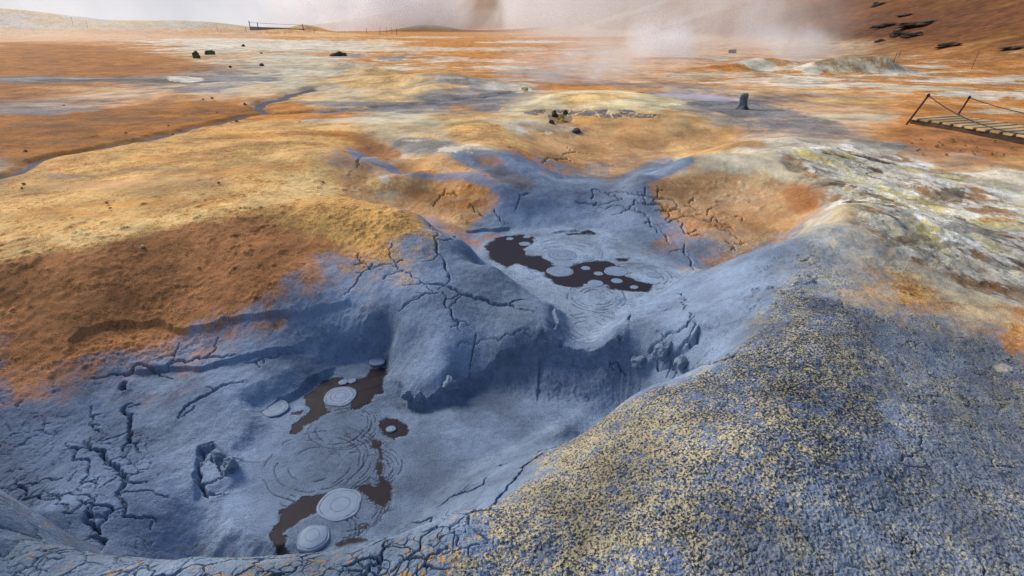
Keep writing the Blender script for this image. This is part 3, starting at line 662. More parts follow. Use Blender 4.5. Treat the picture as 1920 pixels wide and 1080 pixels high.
def swirl(px, py, z, rad, n, off, width=.0035, sq=1.0, arc=(0, 360)):
    cx, cy = at(px, py, z)
    sl = box_slice(cx - rad * 1.5, cx + rad * 1.5, cy - rad * 1.5, cy + rad * 1.5)
    x, y = X[sl] - cx, Y[sl] - cy
    ww = 1 + .16 * fbm(X[sl], Y[sl], rad * .9, 3, 161 + n)
    d = np.hypot(x * sq, y / sq) * ww
    a = np.degrees(np.arctan2(y, x)) % 360
    am = ((a > arc[0]) & (a < arc[1])) if arc[0] < arc[1] else ((a > arc[0]) | (a < arc[1]))
    for q in range(n):
        r0 = rad * (1 - q * off / max(n - 1, 1))
        gm = np.exp(-((d - r0) / np.maximum(width, R[sl] * .0011)) ** 2) * (.55 + .45 * np.sign(fbm(x, y, rad * .5, 2, 171 + q))) * am * skin[sl]
        Z[sl] -= (.006 * gm).astype(F32)
        g3 = (gm * .75)[..., None]
        COL[sl] = COL[sl] * (1 - g3) + np.array((.06, .055, .075), F32) * g3
for px, py, rad, n, off, arc in ((600, 868, .36, 6, .35, (250, 80)), (590, 868, .30, 3, .5, (0, 360)), (640, 800, .27, 6, .35, (270, 60)), (640, 800, .2, 2, .2, (0, 360)), (650, 947, .24, 6, .25, (280, 70)), (690, 880, .2, 5, .5, (300, 100)), (600, 1010, .2, 3, .2, (200, 100))):
    swirl(px, py, ZN, rad, n, off, arc=arc)
for px, py, rad, n, off in ((1055, 478, .42, 3, .4), (1120, 555, .26, 4, .5), (1105, 610, .25, 3, .5), (1200, 517, .3, 3, .3), (1230, 520, .35, 2, .3)):
    swirl(px, py, ZF, rad, n, off, .006)

# salt polygons along the rim of the orange bowl
band = [(960, 212), (1010, 206), (1100, 206), (1180, 208), (1240, 216), (1235, 222), (1150, 224), (1090, 219), (1000, 216)]
sl, m = poly_mask([hit(*p)[:2] for p in band], .12, .15, .6, 12)
f1, f2, rid = voronoi(X[sl] + .1 * fbm(X[sl], Y[sl], .5, 2, 181), Y[sl] * .8, .27, 9)
hole = (sstep(.06, .11, f2 - f1) * sstep(.3, .7, m) * sstep(.25, .4, rid + .2 * m))
rimm = sstep(.3, .7, m) * (1 - hole)
for kk, c in ((hole * .95, (.10, .115, .15)), (rimm * .8, (.70, .60, .38))):
    COL[sl] = COL[sl] * (1 - kk[..., None]) + np.array(c, F32) * kk[..., None]
Z[sl] += (.008 * rimm - .012 * hole).astype(F32)

# ------------------------------------------------------------------ objects from the grid
def tag(o, label=None, cat=None, group=None, kind=None):
    if label: o['label'] = label
    if cat: o['category'] = cat
    if group: o['group'] = group
    if kind: o['kind'] = kind
    return o

Zf = Z.astype(F32)
VID = np.arange(NR * NT).reshape(NR, NT)
co = np.stack([X, Y, Zf], -1).reshape(-1, 3)
NJ = NT - 1
quads = np.stack([VID[:-1, :-1], VID[1:, :-1], VID[1:, 1:], VID[:-1, 1:]], -1).reshape(-1, 4)[:, ::-1]
A = np.concatenate([np.clip(COL, 0, 1), np.clip(SPK, 0, 1)[..., None]], -1).reshape(-1, 4).astype(F32)
B = np.concatenate([np.clip(COL2, 0, 1), np.clip(GRIT, 0, 1)[..., None]], -1).reshape(-1, 4).astype(F32)
WT = np.maximum(WET, np.maximum(STREAM * .42, POND * .45)).reshape(-1).astype(F32)

def grid_object(name, q, mat, extra=None):
    ids, inv = np.unique(q, return_inverse=True); inv = inv.reshape(q.shape).astype(np.int32)
    me = bpy.data.meshes.new(name)
    vc = co[ids]; nq = len(inv); loops = inv.reshape(-1)
    me.vertices.add(len(ids)); me.loops.add(nq * 4); me.polygons.add(nq)
    me.vertices.foreach_set('co', vc.reshape(-1))
    me.loops.foreach_set('vertex_index', loops)
    me.polygons.foreach_set('loop_start', np.arange(0, nq * 4, 4, dtype=np.int32))
    me.polygons.foreach_set('loop_total', np.full(nq, 4, np.int32))
    me.update(calc_edges=True)
    for nm, arr in (('soil', A), ('grains', B)):
        at_ = me.attributes.new(nm, 'FLOAT_COLOR', 'POINT'); at_.data.foreach_set('color', arr[ids].reshape(-1))
    at_ = me.attributes.new('wet', 'FLOAT', 'POINT'); at_.data.foreach_set('value', WT[ids])
    me.polygons.foreach_set('use_smooth', np.ones(nq, bool))
    me.materials.append(mat)
    o = bpy.data.objects.new(name, me); C.objects.link(o)
    return o

# ------------------------------------------------------------------ materials
class NT_:
    def __init__(s, name):
        s.m = bpy.data.materials.new(name); s.m.use_nodes = True; s.t = s.m.node_tree; s.t.nodes.clear()
    def n(s, t, **k):
        nd = s.t.nodes.new(t)
        for a, b in k.items():
            if a.startswith('i_'):
                key = a[2:]; key = int(key) if key.isdigit() else key.replace('_', ' ')
                nd.inputs[key].default_value = b
            else: setattr(nd, a, b)
        return nd
    def l(s, a, b): s.t.links.new(a, b)
    def math(s, op, a, b=None, c=None, clamp=False):
        nd = s.t.nodes.new('ShaderNodeMath'); nd.operation = op; nd.use_clamp = clamp
        for k, v in enumerate((a, b, c)):
            if v is None: continue
            if isinstance(v, (int, float)): nd.inputs[k].default_value = v
            else: s.l(v, nd.inputs[k])
        return nd.outputs[0]
    def mix(s, f, a, b, blend='MIX'):
        nd = s.t.nodes.new('ShaderNodeMix'); nd.data_type = 'RGBA'; nd.blend_type = blend
        for v, i in ((f, 0), (a, 6), (b, 7)):
            if isinstance(v, (int, float)): nd.inputs[i].default_value = v
            elif isinstance(v, tuple): nd.inputs[i].default_value = v
            else: s.l(v, nd.inputs[i])
        return nd.outputs[2]
    def smooth(s, v, lo, hi, a=0.0, b=1.0):
        nd = s.t.nodes.new('ShaderNodeMapRange'); nd.interpolation_type = 'SMOOTHSTEP'
        s.l(v, nd.inputs[0])
        for i, q in ((1, lo), (2, hi), (3, a), (4, b)):
            if isinstance(q, (int, float)): nd.inputs[i].default_value = q
            else: s.l(q, nd.inputs[i])
        return nd.outputs[0]

def ground_material(name):
    t = NT_(name)
    pos = t.n('ShaderNodeNewGeometry').outputs['Position']
    a = t.n('ShaderNodeAttribute', attribute_name='soil'); b = t.n('ShaderNodeAttribute', attribute_name='grains')
    wet = t.n('ShaderNodeAttribute', attribute_name='wet').outputs['Fac']
    def noise(scale, detail, rough, off=0):
        nd = t.n('ShaderNodeTexNoise', i_Scale=scale, i_Detail=detail, i_Roughness=rough)
        if off:
            m = t.n('ShaderNodeVectorMath', operation='ADD'); m.inputs[1].default_value = (off, off * .7, off * .3); t.l(pos, m.inputs[0]); t.l(m.outputs[0], nd.inputs['Vector'])
        else: t.l(pos, nd.inputs['Vector'])
        return nd.outputs['Fac']
    def vor(scale):
        nd = t.n('ShaderNodeTexVoronoi', i_Scale=scale); t.l(pos, nd.inputs['Vector'])
        sp = t.n('ShaderNodeSeparateColor'); t.l(nd.outputs['Color'], sp.inputs[0])
        return sp.outputs[0], nd.outputs['Distance']
    v1, d1 = vor(150); v2, d2 = vor(34)
    nf = noise(7, 9, .70); nm = noise(1.3, 12, .72, 21.0); ng = noise(95, 4, .6, 3.1); nv = noise(1.6, 12, .66, 9.7); nbig = noise(.35, 8, .6, 5.0)
    val = t.math('ADD', t.math('MULTIPLY', v1, .24), t.math('ADD', t.math('MULTIPLY', v2, .18), t.math('ADD', t.math('MULTIPLY', nf, .70), t.math('MULTIPLY', nm, .70))))   # mean about .89
    thr = t.math('SUBTRACT', 1.19, t.math('MULTIPLY', a.outputs['Alpha'], .62))
    f = t.smooth(val, t.math('SUBTRACT', thr, .025), t.math('ADD', thr, .03))
    col = t.mix(f, a.outputs['Color'], b.outputs['Color'])
    gthr = t.math('SUBTRACT', .80, t.math('MULTIPLY', b.outputs['Alpha'], .62))
    gm = t.math('ADD', t.math('MULTIPLY', ng, .75), t.math('MULTIPLY', nf, .25))
    g = t.smooth(gm, gthr, t.math('ADD', gthr, .05))
    g = t.math('MULTIPLY', g, t.math('MULTIPLY', b.outputs['Alpha'], 4.0, clamp=True))
    dark = t.mix(.18, (.022, .022, .028, 1), a.outputs['Color'])
    col = t.mix(g, col, dark)
    g2 = t.smooth(noise(15, 6, .68, 33.0), t.math('SUBTRACT', .74, t.math('MULTIPLY', b.outputs['Alpha'], .25)), t.math('SUBTRACT', .78, t.math('MULTIPLY', b.outputs['Alpha'], .25)))
    g2 = t.math('MULTIPLY', t.math('MULTIPLY', g2, .75), t.math('MULTIPLY', b.outputs['Alpha'], 6.0, clamp=True))
    crumb = t.mix(.22, (.035, .022, .012, 1), a.outputs['Color'])
    col = t.mix(g2, col, crumb)
    dry = t.math('SUBTRACT', 1.0, wet)
    vv = t.smooth(t.math('ADD', t.math('MULTIPLY', nv, .7), t.math('MULTIPLY', nbig, .3)), .35, .65, .58, 1.38)
    vvw = t.math('ADD', t.math('MULTIPLY', vv, dry), wet)
    cm = t.n('ShaderNodeCombineColor'); [t.l(vvw, cm.inputs[k]) for k in range(3)]
    col = t.mix(1.0, col, cm.outputs[0], 'MULTIPLY')
    bs = t.n('ShaderNodeBsdfPrincipled')
    t.l(col, bs.inputs['Base Color'])
    t.l(t.smooth(wet, .3, .8, .92, .50), bs.inputs['Roughness'])
    t.l(t.smooth(wet, .3, .8, .2, .07), bs.inputs['Specular IOR Level'])
    h = t.math('ADD', t.math('MULTIPLY', ng, .55), t.math('ADD', t.math('MULTIPLY', nf, .9), t.math('MULTIPLY', v1, .25)))
    bp = t.n('ShaderNodeBump', i_Strength=.8, i_Distance=.014)
    t.l(t.math('MULTIPLY', h, dry), bp.inputs['Height']); t.l(bp.outputs[0], bs.inputs['Normal'])
    out = t.n('ShaderNodeOutputMaterial'); t.l(bs.outputs[0], out.inputs['Surface'])
    return t.m
GM = ground_material('geothermal_soil')

qi = VID[:-1, :-1].reshape(-1)
def qmask(a): return a.reshape(-1)[qi]
mpn = qmask(POOLN) > .55; mpf = qmask(POOLF) > .55
mst = (qmask(STREAM) > .5) & ~mpn; mpo = qmask(POND) > .5
mhi = qmask(HILL) > .4
rest = ~(mpn | mpf | mst | mpo | mhi)
o = grid_object('ground', quads[rest], GM); tag(o, kind='structure')
# close the sheet under the viewer
tag(grid_object('hill', quads[mhi], GM), kind='structure')
tag(grid_object('mud_pool', quads[mpn], GM), kind='structure')
tag(grid_object('mud_pool', quads[mpf], GM), kind='structure')
tag(grid_object('stream', quads[mst], GM), kind='structure')
tag(grid_object('pond', quads[mpo], GM), kind='structure')

# ------------------------------------------------------------------ light
SUN_AZ, SUN_EL = math.radians(-50), math.radians(34)     # azimuth from +Y toward +X
sd = bpy.data.lights.new('sun', 'SUN'); sd.energy = 2.7; sd.angle = math.radians(26); sd.color = (1.0, .93, .80)
so = bpy.data.objects.new('sun', sd); C.objects.link(so)
dirv = Vector((math.sin(SUN_AZ) * math.cos(SUN_EL), math.cos(SUN_AZ) * math.cos(SUN_EL), math.sin(SUN_EL)))
so.rotation_euler = dirv.to_track_quat('Z', 'Y').to_euler()
so.location = (-40, 60, 60)
wd_ = bpy.data.worlds.new('World'); bpy.context.scene.world = wd_; wd_.use_nodes = True
nt = wd_.node_tree; nt.nodes.clear()
sky = nt.nodes.new('ShaderNodeTexSky'); sky.sky_type = 'NISHITA'; sky.sun_disc = False
sky.sun_elevation = SUN_EL; sky.sun_rotation = SUN_AZ
bg = nt.nodes.new('ShaderNodeBackground'); bg.inputs[1].default_value = .13
ow = nt.nodes.new('ShaderNodeOutputWorld')
nt.links.new(sky.outputs[0], bg.inputs[0])
# low steamy cloud bank round the horizon
tc = nt.nodes.new('ShaderNodeTexCoord'); sx = nt.nodes.new('ShaderNodeSeparateXYZ'); nt.links.new(tc.outputs['Generated'], sx.inputs[0])
cn = nt.nodes.new('ShaderNodeTexNoise'); cn.inputs['Scale'].default_value = 5; cn.inputs['Detail'].default_value = 6; nt.links.new(tc.outputs['Generated'], cn.inputs['Vector'])
mr = nt.nodes.new('ShaderNodeMapRange'); mr.interpolation_type = 'SMOOTHSTEP'
for i_, v_ in ((1, .03), (2, .26), (3, 1.0), (4, 0.0)): mr.inputs[i_].default_value = v_
nt.links.new(sx.outputs[2], mr.inputs[0])
rp = nt.nodes.new('ShaderNodeValToRGB'); rp.color_ramp.elements[0].color = (.47, .48, .54, 1); rp.color_ramp.elements[1].color = (.72, .70, .72, 1)
rp.color_ramp.elements[0].position = .35; rp.color_ramp.elements[1].position = .65
nt.links.new(cn.outputs['Fac'], rp.inputs[0])
bg2 = nt.nodes.new('ShaderNodeBackground'); bg2.inputs[1].default_value = .98; nt.links.new(rp.outputs[0], bg2.inputs[0])
ms = nt.nodes.new('ShaderNodeMixShader'); nt.links.new(mr.outputs[0], ms.inputs[0]); nt.links.new(bg.outputs[0], ms.inputs[1]); nt.links.new(bg2.outputs[0], ms.inputs[2])
nt.links.new(ms.outputs[0], ow.inputs[0])

sc = bpy.context.scene
sc.view_settings.view_transform = 'Standard'; sc.view_settings.look = 'None'
sc.view_settings.exposure = 0.30; sc.view_settings.gamma = 1.0; sc.view_settings.use_curve_mapping = False
sc.render.engine = 'CYCLES'
sc.cycles.use_denoising = True
sc.cycles.max_bounces = 8; sc.cycles.diffuse_bounces = 3; sc.cycles.volume_bounces = 6
sc.cycles.denoising_prefilter = 'NONE'

# ------------------------------------------------------------------ things
from mathutils import noise as mnoise
class MB:
    def __init__(s): s.bm = bmesh.new()
    def box(s, o, ax, ay, az):
        """box from corner o along three edge vectors"""
        o, ax, ay, az = map(Vector, (o, ax, ay, az))
        v = [s.bm.verts.new(o + ax * i + ay * j + az * k) for k in (0, 1) for j in (0, 1) for i in (0, 1)]
        for f in ((0, 2, 3, 1), (4, 5, 7, 6), (0, 1, 5, 4), (2, 6, 7, 3), (0, 4, 6, 2), (1, 3, 7, 5)): s.bm.faces.new([v[i] for i in f])
    def tube(s, P, rad, n=8):
        P = [Vector(p) for p in P]; rings = []
        rads = rad if isinstance(rad, (list, tuple)) else [rad] * len(P)
        for k, p in enumerate(P):
            d = (P[min(k + 1, len(P) - 1)] - P[max(k - 1, 0)]).normalized()
            a = d.orthogonal().normalized(); b = d.cross(a)
            rings.append([s.bm.verts.new(p + (a * math.cos(q * 2 * math.pi / n) + b * math.sin(q * 2 * math.pi / n)) * rads[k]) for q in range(n)])
        for r0, r1 in zip(rings[:-1], rings[1:]):
            for q in range(n): s.bm.faces.new((r0[q], r0[(q + 1) % n], r1[(q + 1) % n], r1[q]))
        s.bm.faces.new(rings[0][::-1]); s.bm.faces.new(rings[-1])
    def lathe(s, prof, n=40, wob=0.0, seed=0):
        """prof: (radius, z) from the axis outward; closed at radius 0"""
        rings = []
        for r, z in prof:
            if r < 1e-6: rings.append([s.bm.verts.new((0, 0, z))]); continue
            ring = []
            for q in range(n):
                a = q * 2 * math.pi / n
                f = 1 + wob * mnoise.noise((math.cos(a) * 1.3 + seed * 3.1, math.sin(a) * 1.3, seed + z * 2))
                ring.append(s.bm.verts.new((r * f * math.cos(a), r * f * math.sin(a), z)))
            rings.append(ring)
        for a, b in zip(rings[:-1], rings[1:]):
            for q in range(n):
                q1 = (q + 1) % n
                if len(a) == 1: s.bm.faces.new((a[0], b[q], b[q1]))
                elif len(b) == 1: s.bm.faces.new((a[q], b[0], a[q1]))
                else: s.bm.faces.new((a[q], b[q], b[q1], a[q1]))
    def rock(s, sx, sy, sz, seed, jag=.35, sub=3):
        r = bmesh.ops.create_icosphere(s.bm, subdivisions=sub, radius=1.0)
        rnd = random.Random(seed); cuts = []
        for _ in range(9):
            d = Vector((rnd.gauss(0, 1), rnd.gauss(0, 1), rnd.gauss(0, .8))).normalized(); cuts.append((d, rnd.uniform(.55, .9)))
        for v in r['verts']:
            p = v.co.copy()
            for d, h in cuts:
                e = p.dot(d) - h
                if e > 0: p -= d * e * .85
            f = 1 + jag * mnoise.fractal(p * 1.6 + Vector((seed * 5.3, 0, 0)), 1.0, 2.0, 4)
            p *= f
            v.co = Vector((p.x * sx, p.y * sy, max(p.z, -.35) * sz))
    def build(s, name, mat, parent=None, smooth=False, loc=None, rot=None):
        bmesh.ops.recalc_face_normals(s.bm, faces=s.bm.faces)
        me = bpy.data.meshes.new(name); s.bm.to_mesh(me); s.bm.free()
        if smooth:
            for p in me.polygons: p.use_smooth = True
        me.materials.append(mat)
        o = bpy.data.objects.new(name, me); C.objects.link(o)
        if parent: o.parent = parent
        if loc is not None: o.location = loc
        if rot is not None: o.rotation_euler = rot
        return o

def simple_mat(name, c1, c2, scale=8, rough=.85, bump=.3, c3=None, spec=.25, stretch=None, dist=.02):
    t = NT_(name)
    tc = t.n('ShaderNodeTexCoord').outputs['Object']
    if stretch:
        mp = t.n('ShaderNodeMapping'); mp.inputs['Scale'].default_value = stretch; t.l(tc, mp.inputs[0]); tc = mp.outputs[0]
    n1 = t.n('ShaderNodeTexNoise', i_Scale=scale, i_Detail=9, i_Roughness=.65); t.l(tc, n1.inputs['Vector'])
    n2 = t.n('ShaderNodeTexNoise', i_Scale=scale * .3, i_Detail=5); t.l(tc, n2.inputs['Vector'])
    col = t.mix(t.smooth(n1.outputs['Fac'], .35, .65), c1 + (1,), c2 + (1,))
    if c3: col = t.mix(t.smooth(n2.outputs['Fac'], .5, .62), col, c3 + (1,))
    b = t.n('ShaderNodeBsdfPrincipled', i_Roughness=rough); b.inputs['Specular IOR Level'].default_value = spec
    t.l(col, b.inputs['Base Color'])
    bp = t.n('ShaderNodeBump', i_Strength=bump, i_Distance=dist); t.l(n1.outputs['Fac'], bp.inputs['Height']); t.l(bp.outputs[0], b.inputs['Normal'])
    o = t.n('ShaderNodeOutputMaterial'); t.l(b.outputs[0], o.inputs[0]); return t.m
M_lava = simple_mat('dark_lava', (.04, .026, .020), (.10, .06, .04), 3, dist=.1)
M_brown = simple_mat('brown_rock', (.09, .045, .02), (.17, .09, .035), 9, c3=(.05, .03, .02))
M_stone = simple_mat('ochre_stone', (.20, .09, .03), (.38, .20, .07), 20)
M_green = simple_mat('mossy_rock', (.05, .06, .022), (.11, .09, .035), 7, c3=(.10, .13, .035))
M_sulph = simple_mat('sulphur_rock', (.42, .26, .045), (.20, .09, .02), 7, c3=(.55, .42, .12))
M_pale = simple_mat('pale_stone', (.62, .52, .30), (.45, .33, .16), 30)
M_clay = simple_mat('mud_clod', (.18, .24, .32), (.14, .19, .26), 14, bump=.5)
M_cone = simple_mat('wet_mud_cone', (.07, .072, .09), (.17, .17, .19), 10, rough=.6, bump=.8, c3=(.03, .03, .04))
M_wood = simple_mat('weathered_plank', (.50, .33, .15), (.62, .45, .24), 6, stretch=(1, 1, 1), bump=.15, c3=(.36, .23, .11))
M_beam = simple_mat('dark_beam', (.05, .03, .02), (.09, .06, .04), 6)
M_fence = simple_mat('hazed_board', (.16, .10, .07), (.22, .14, .10), 2)  # board brown lightened to stand for the haze in front of it
M_iron = simple_mat('rusted_iron', (.055, .022, .018), (.10, .04, .025), 30, rough=.7)
M_rope = simple_mat('tarred_rope', (.035, .038, .05), (.07, .07, .08), 60)
M_skin = simple_mat('mud_skin', (.195, .275, .44), (.165, .235, .385), 16, bump=.12, spec=.3, rough=.7)

def ring_mat(name, radii, seed):
    t = NT_(name)
    tc = t.n('ShaderNodeTexCoord')
    n1 = t.n('ShaderNodeTexNoise', i_Scale=16, i_Detail=9, i_Roughness=.65); t.l(tc.outputs['Object'], n1.inputs['Vector'])
    n2 = t.n('ShaderNodeTexNoise', i_Scale=2.2, i_Detail=5); t.l(tc.outputs['Generated'], n2.inputs['Vector'])
    sb = t.n('ShaderNodeVectorMath', operation='SUBTRACT'); sb.inputs[1].default_value = (.5, .5, 0); t.l(tc.outputs['Generated'], sb.inputs[0])
    ml = t.n('ShaderNodeVectorMath', operation='MULTIPLY'); ml.inputs[1].default_value = (2, 2, 0); t.l(sb.outputs[0], ml.inputs[0])
    ln = t.n('ShaderNodeVectorMath', operation='LENGTH'); t.l(ml.outputs[0], ln.inputs[0])
    rr = t.math('ADD', ln.outputs['Value'], t.math('MULTIPLY', t.math('SUBTRACT', n2.outputs['Fac'], .5), .34))
    col = t.mix(t.smooth(n1.outputs['Fac'], .35, .65), (.215, .28, .39, 1), (.18, .24, .345, 1))
    for q in radii:
        d = t.math('ABSOLUTE', t.math('SUBTRACT', rr, q))
        f = t.math('MULTIPLY', t.smooth(d, .006, .026, 1.0, 0.0), .75)
        col = t.mix(f, col, (.05, .045, .055, 1))
    b = t.n('ShaderNodeBsdfPrincipled', i_Roughness=.62); b.inputs['Specular IOR Level'].default_value = .25
    t.l(col, b.inputs['Base Color'])
    bp = t.n('ShaderNodeBump', i_Strength=.2, i_Distance=.01); t.l(n1.outputs['Fac'], bp.inputs['Height']); t.l(bp.outputs[0], b.inputs['Normal'])
    o = t.n('ShaderNodeOutputMaterial'); t.l(b.outputs[0], o.inputs[0]); return t.m
RINGS = [ring_mat('mud_skin_plain', (.90,), 0), ring_mat('mud_skin_ring', (.86, .40), 1), ring_mat('mud_skin_rings', (.90, .80, .55, .30), 2)]
def empty(name, loc):
    o = bpy.data.objects.new(name, None); C.objects.link(o); o.location = loc; o.empty_display_size = .2
    return o

# ---- boulders and stones
def boulder(px, py, w, h, mat, label, name='boulder', seed=1, depth=1.0, cat='boulder', jag=.3, group=None, sink=.2):
    x, y, z = hit(px, py); D = y * CP + (H - z) * SP
    sx = w / 2 / FPX * D; sz = h / FPX * D / 1.1
    m = MB(); m.rock(sx, sx * depth, sz * .85, seed, jag, 4)
    o = m.build(name, mat, smooth=False, loc=(x, y + sx * .3, z + sz * .28 - sink * .1 * sz))
    return tag(o, label, cat, group)
boulder(368, 109, 12, 13, M_green, 'upright mossy green boulder on the orange plain, left of the flatter one', seed=3)
boulder(393, 103, 18, 8, M_green, 'low flat dark green boulder just right of the upright mossy boulder', seed=4)
boulder(491, 125, 11, 7, M_brown, 'single brown boulder by the grey mud flat on the left plain', seed=5)
boulder(432, 127, 6, 3.5, M_lava, 'tiny black stone left of the single brown boulder', name='stone', cat='stone', seed=6)
boulder(456, 88, 8, 4.5, M_brown, 'small brown rock on the white mineral streaks of the far plain', name='rock', cat='rock', seed=7)
boulder(490, 101, 5, 3, M_brown, 'tiny dark stone on pale ground above the brown boulder', name='stone', cat='stone', seed=8)
boulder(632, 105, 34, 7, M_lava, 'long low black rock hump before the blue grey mound', name='rock', cat='rock', seed=9)
boulder(1374, 99, 18, 6, M_lava, 'dark lump of rock at the left end of the steaming ridge', name='rock', cat='rock', seed=10)
boulder(1052, 228, 15, 12, M_sulph, 'yellow brown sulphur rock sitting in the dark vent hollow', name='sulphur_rock', cat='rock', seed=11)
boulder(1040, 219, 15, 10, M_brown, 'brown crusted rock behind the yellow sulphur rock', name='vent_rock', cat='rock', seed=12)
boulder(1060, 215, 12, 8, M_lava, 'dark grey rock at the right edge of the vent hollow', name='vent_rock', cat='rock', seed=13)
boulder(1034, 233, 12, 8, M_lava, 'dark grey rock at the left foot of the vent hollow', name='vent_rock', cat='rock', seed=14)
boulder(1082, 250, 18, 9, M_cone, 'blue grey mineral lump below the vent on the orange bowl', name='vent_rock', cat='rock', seed=15)
boulder(984, 170, 14, 7, M_pale, 'small white mineral knob beside the grey mud channel', name='mineral_knob', cat='rock', seed=16)
for k, (px, py, w, h, lb) in enumerate([(1668, 49, 42, 8, 'left one of the pair of long black lava outcrops high on the hill'), (1733, 47, 66, 10, 'longest black lava outcrop high on the hill, right one of the pair'), (1688, 68, 30, 11, 'tallest black lava outcrop below the long pair on the hill'),
        (1718, 68, 32, 7, 'low black outcrop touching the tallest outcrop on its right'), (1785, 87, 36, 7, 'small dark outcrop low on the hill between reddish streaks'), (1906, 93, 40, 7, 'dark outcrop at the right border of the hill'), (1650, 12, 24, 8, 'dark outcrop near the top border on the hill'), (1706, 29, 30, 4, 'thin dark outcrop above the long black pair'), (1655, 78, 16, 4, 'tiny dark outcrop left below the tallest outcrop')]):
    oc = boulder(px, py, w * 1.3, h * .9, M_lava, lb, 'lava_outcrop', 30 + k, .6, 'outcrop', .6, 'lava outcrops on the hill')
    oc.rotation_euler.y = -.10; oc.location.z -= .12 * oc.dimensions.z
def pebble(px, py, w, mat, label, group, seed):
    return boulder(px, py, w, w * .6, mat, label, 'stone', seed, 1.0, 'stone', .3, group)
rp_ = random.Random(5)
for k in range(22):
    px = rp_.uniform(30, 640); py = rp_.uniform(185, 400)
    if py > 500 - px * .21: continue
    pebble(px, py, rp_.uniform(3.5, 7), M_stone, 'small brown stone lying loose on the ochre flat at left', 'loose stones on the left flat', 60 + k)
for k in range(26):
    px = rp_.uniform(1690, 1915); py = rp_.uniform(262, 292)
    pebble(px, py, rp_.uniform(3, 6), M_stone, 'small brown stone on the dark soil below the boardwalk', 'loose stones below the boardwalk', 120 + k)
for k, (px, py, w, lb) in enumerate([(1673, 853, 9, 'pale yellow pebble on the grey crusted mound, the biggest there'), (1500, 912, 5, 'tiny pale pebble left of the biggest pebble on the mound'), (1660, 1010, 5, 'tiny white pebble near the bottom of the mound'), (268, 465, 8, 'pale pebble at the top of the brown slope'), (247, 461, 5, 'small pale pebble left of another at the top of the brown slope'), (372, 502, 6, 'pale pebble on the brown slope by a thin crack')]):
    pebble(px, py, w, M_pale, lb, None, 160 + k)
for k, (px, py, w, h, lb) in enumerate([(842, 728, 34, 20, 'blue block of mud fallen below the tongue of the bank'), (762, 748, 22, 14, 'rounded mud clod at the left foot of the tongue'), (786, 753, 22, 18, 'mud clod at the tip of the tongue'), (432, 880, 34, 20, 'larger mud clod in the broken patch left of the pool'), (408, 862, 26, 16, 'smaller mud clod at the upper edge of the broken patch'), (1246, 668, 40, 26, 'big mud block on the broken bank right of the spillway'), (1200, 690, 34, 20, 'mud block at the foot of the broken bank'), (1278, 690, 30, 18, 'mud block tucked against the right ridge')]):
    boulder(px, py, w, h, M_clay, lb, 'mud_clod', 180 + k, .9, 'mud clod', .28, None)

# ---- dark mud chimney beside the pond
x, y, z = hit(1386, 207)
m = MB(); m.lathe([(0, .37), (.03, .37), (.058, .358), (.074, .33), (.068, .28), (.074, .20), (.092, .14), (.12, .07), (.19, .02), (.34, -.03), (.36, -.08), (0, -.08)], 36, .35, 4)
for v in m.bm.verts:
    p = v.co; q = mnoise.noise(p * 16) * .018; v.co = p + Vector((q + .05 * p.z, q * .6, q * .5))
o = m.build('mud_chimney', M_cone, smooth=True, loc=(x + .05, y, z)); tag(o, 'dark grey stump of hardened mud standing beside the lavender pond', 'mud chimney')

# ---- boardwalk with posts and ropes
ZD = .13
P0 = Vector(at(1706, 224, ZD) + (ZD,)); P1 = Vector(at(1889, 254, ZD) + (ZD,))
W0 = Vector(at(1814, 223, ZD) + (ZD,)) - Vector(at(1733, 228.5, ZD) + (ZD,))
dv = (P1 - P0).normalized(); UP = Vector((0, 0, 1))
bw = empty('boardwalk', P0 - UP * ZD); tag(bw, 'weathered wooden boardwalk of spaced planks between rope posts', 'boardwalk')
o0 = Vector((0, 0, ZD))
pl = .15; gap = .055
for k in range(24):
    j = random.uniform(-.02, .02)
    m = MB(); m.box(o0 + dv * (k * (pl + gap)) + W0 * j + UP * random.uniform(-.004, .004), W0 * (1 + random.uniform(-.03, .03)), dv * pl, UP * .035)
    bmesh.ops.bevel(m.bm, geom=m.bm.edges[:], offset=.005, segments=1, affect='EDGES')
    m.build('plank', M_wood, bw)
for f in (.02, .90):
    m = MB(); m.box(o0 + W0 * f - UP * .092, W0.normalized() * .07, dv * 24 * (pl + gap), UP * .088); m.build('beam', M_beam, bw)
for k in (0, 6, 12, 18):
    m = MB(); m.box(o0 + dv * (k * (pl + gap) + .03) - UP * .22, W0 * .98, dv * .08, UP * .125); m.build('sleeper', M_beam, bw)

def post(base_px, top_px, label):
    x, y, z = hit(*base_px); dx, dy, dz = pray(*top_px); t = y / dy
    top = Vector((dx * t, y, H + dz * t)); b = Vector((x, y, z))
    return post_world(b, top, label)
def post_world(b, top, label):
    r = empty('rope_post', b); tag(r, label, 'post', 'rope posts of the boardwalk')
    d = top - b
    m = MB(); m.tube([Vector((0, 0, 0)) - d * .12, d], .017, 10); m.build('rod', M_iron, r, True)
    m = MB(); q = d * .95
    m.tube([q + Vector((.028 * math.cos(a), 0, .028 * math.sin(a))) for a in [i * math.pi / 6 for i in range(13)]], .007, 6); m.build('rope_eye', M_iron, r, True)
    return b + q
t1 = post((1700, 233), (1743, 176), 'leaning rusty iron post at the near left corner of the boardwalk')
t2 = post((1793, 220), (1819, 181), 'leaning rusty iron post on the far side of the boardwalk')
lean = Vector((.27, 0, .62))
def rope(a, b, sag, label):
    P = []
    for k in range(33):
        t = k / 32; p = a.lerp(b, t); p = p - UP * sag * 4 * t * (1 - t); P.append(p)
    m = MB(); m.tube(P, .0085, 6); o = m.build('rope', M_rope, None, True); tag(o, label, 'rope')
b3 = Vector((t1.x, t1.y, t1.z)) + dv * 3.3
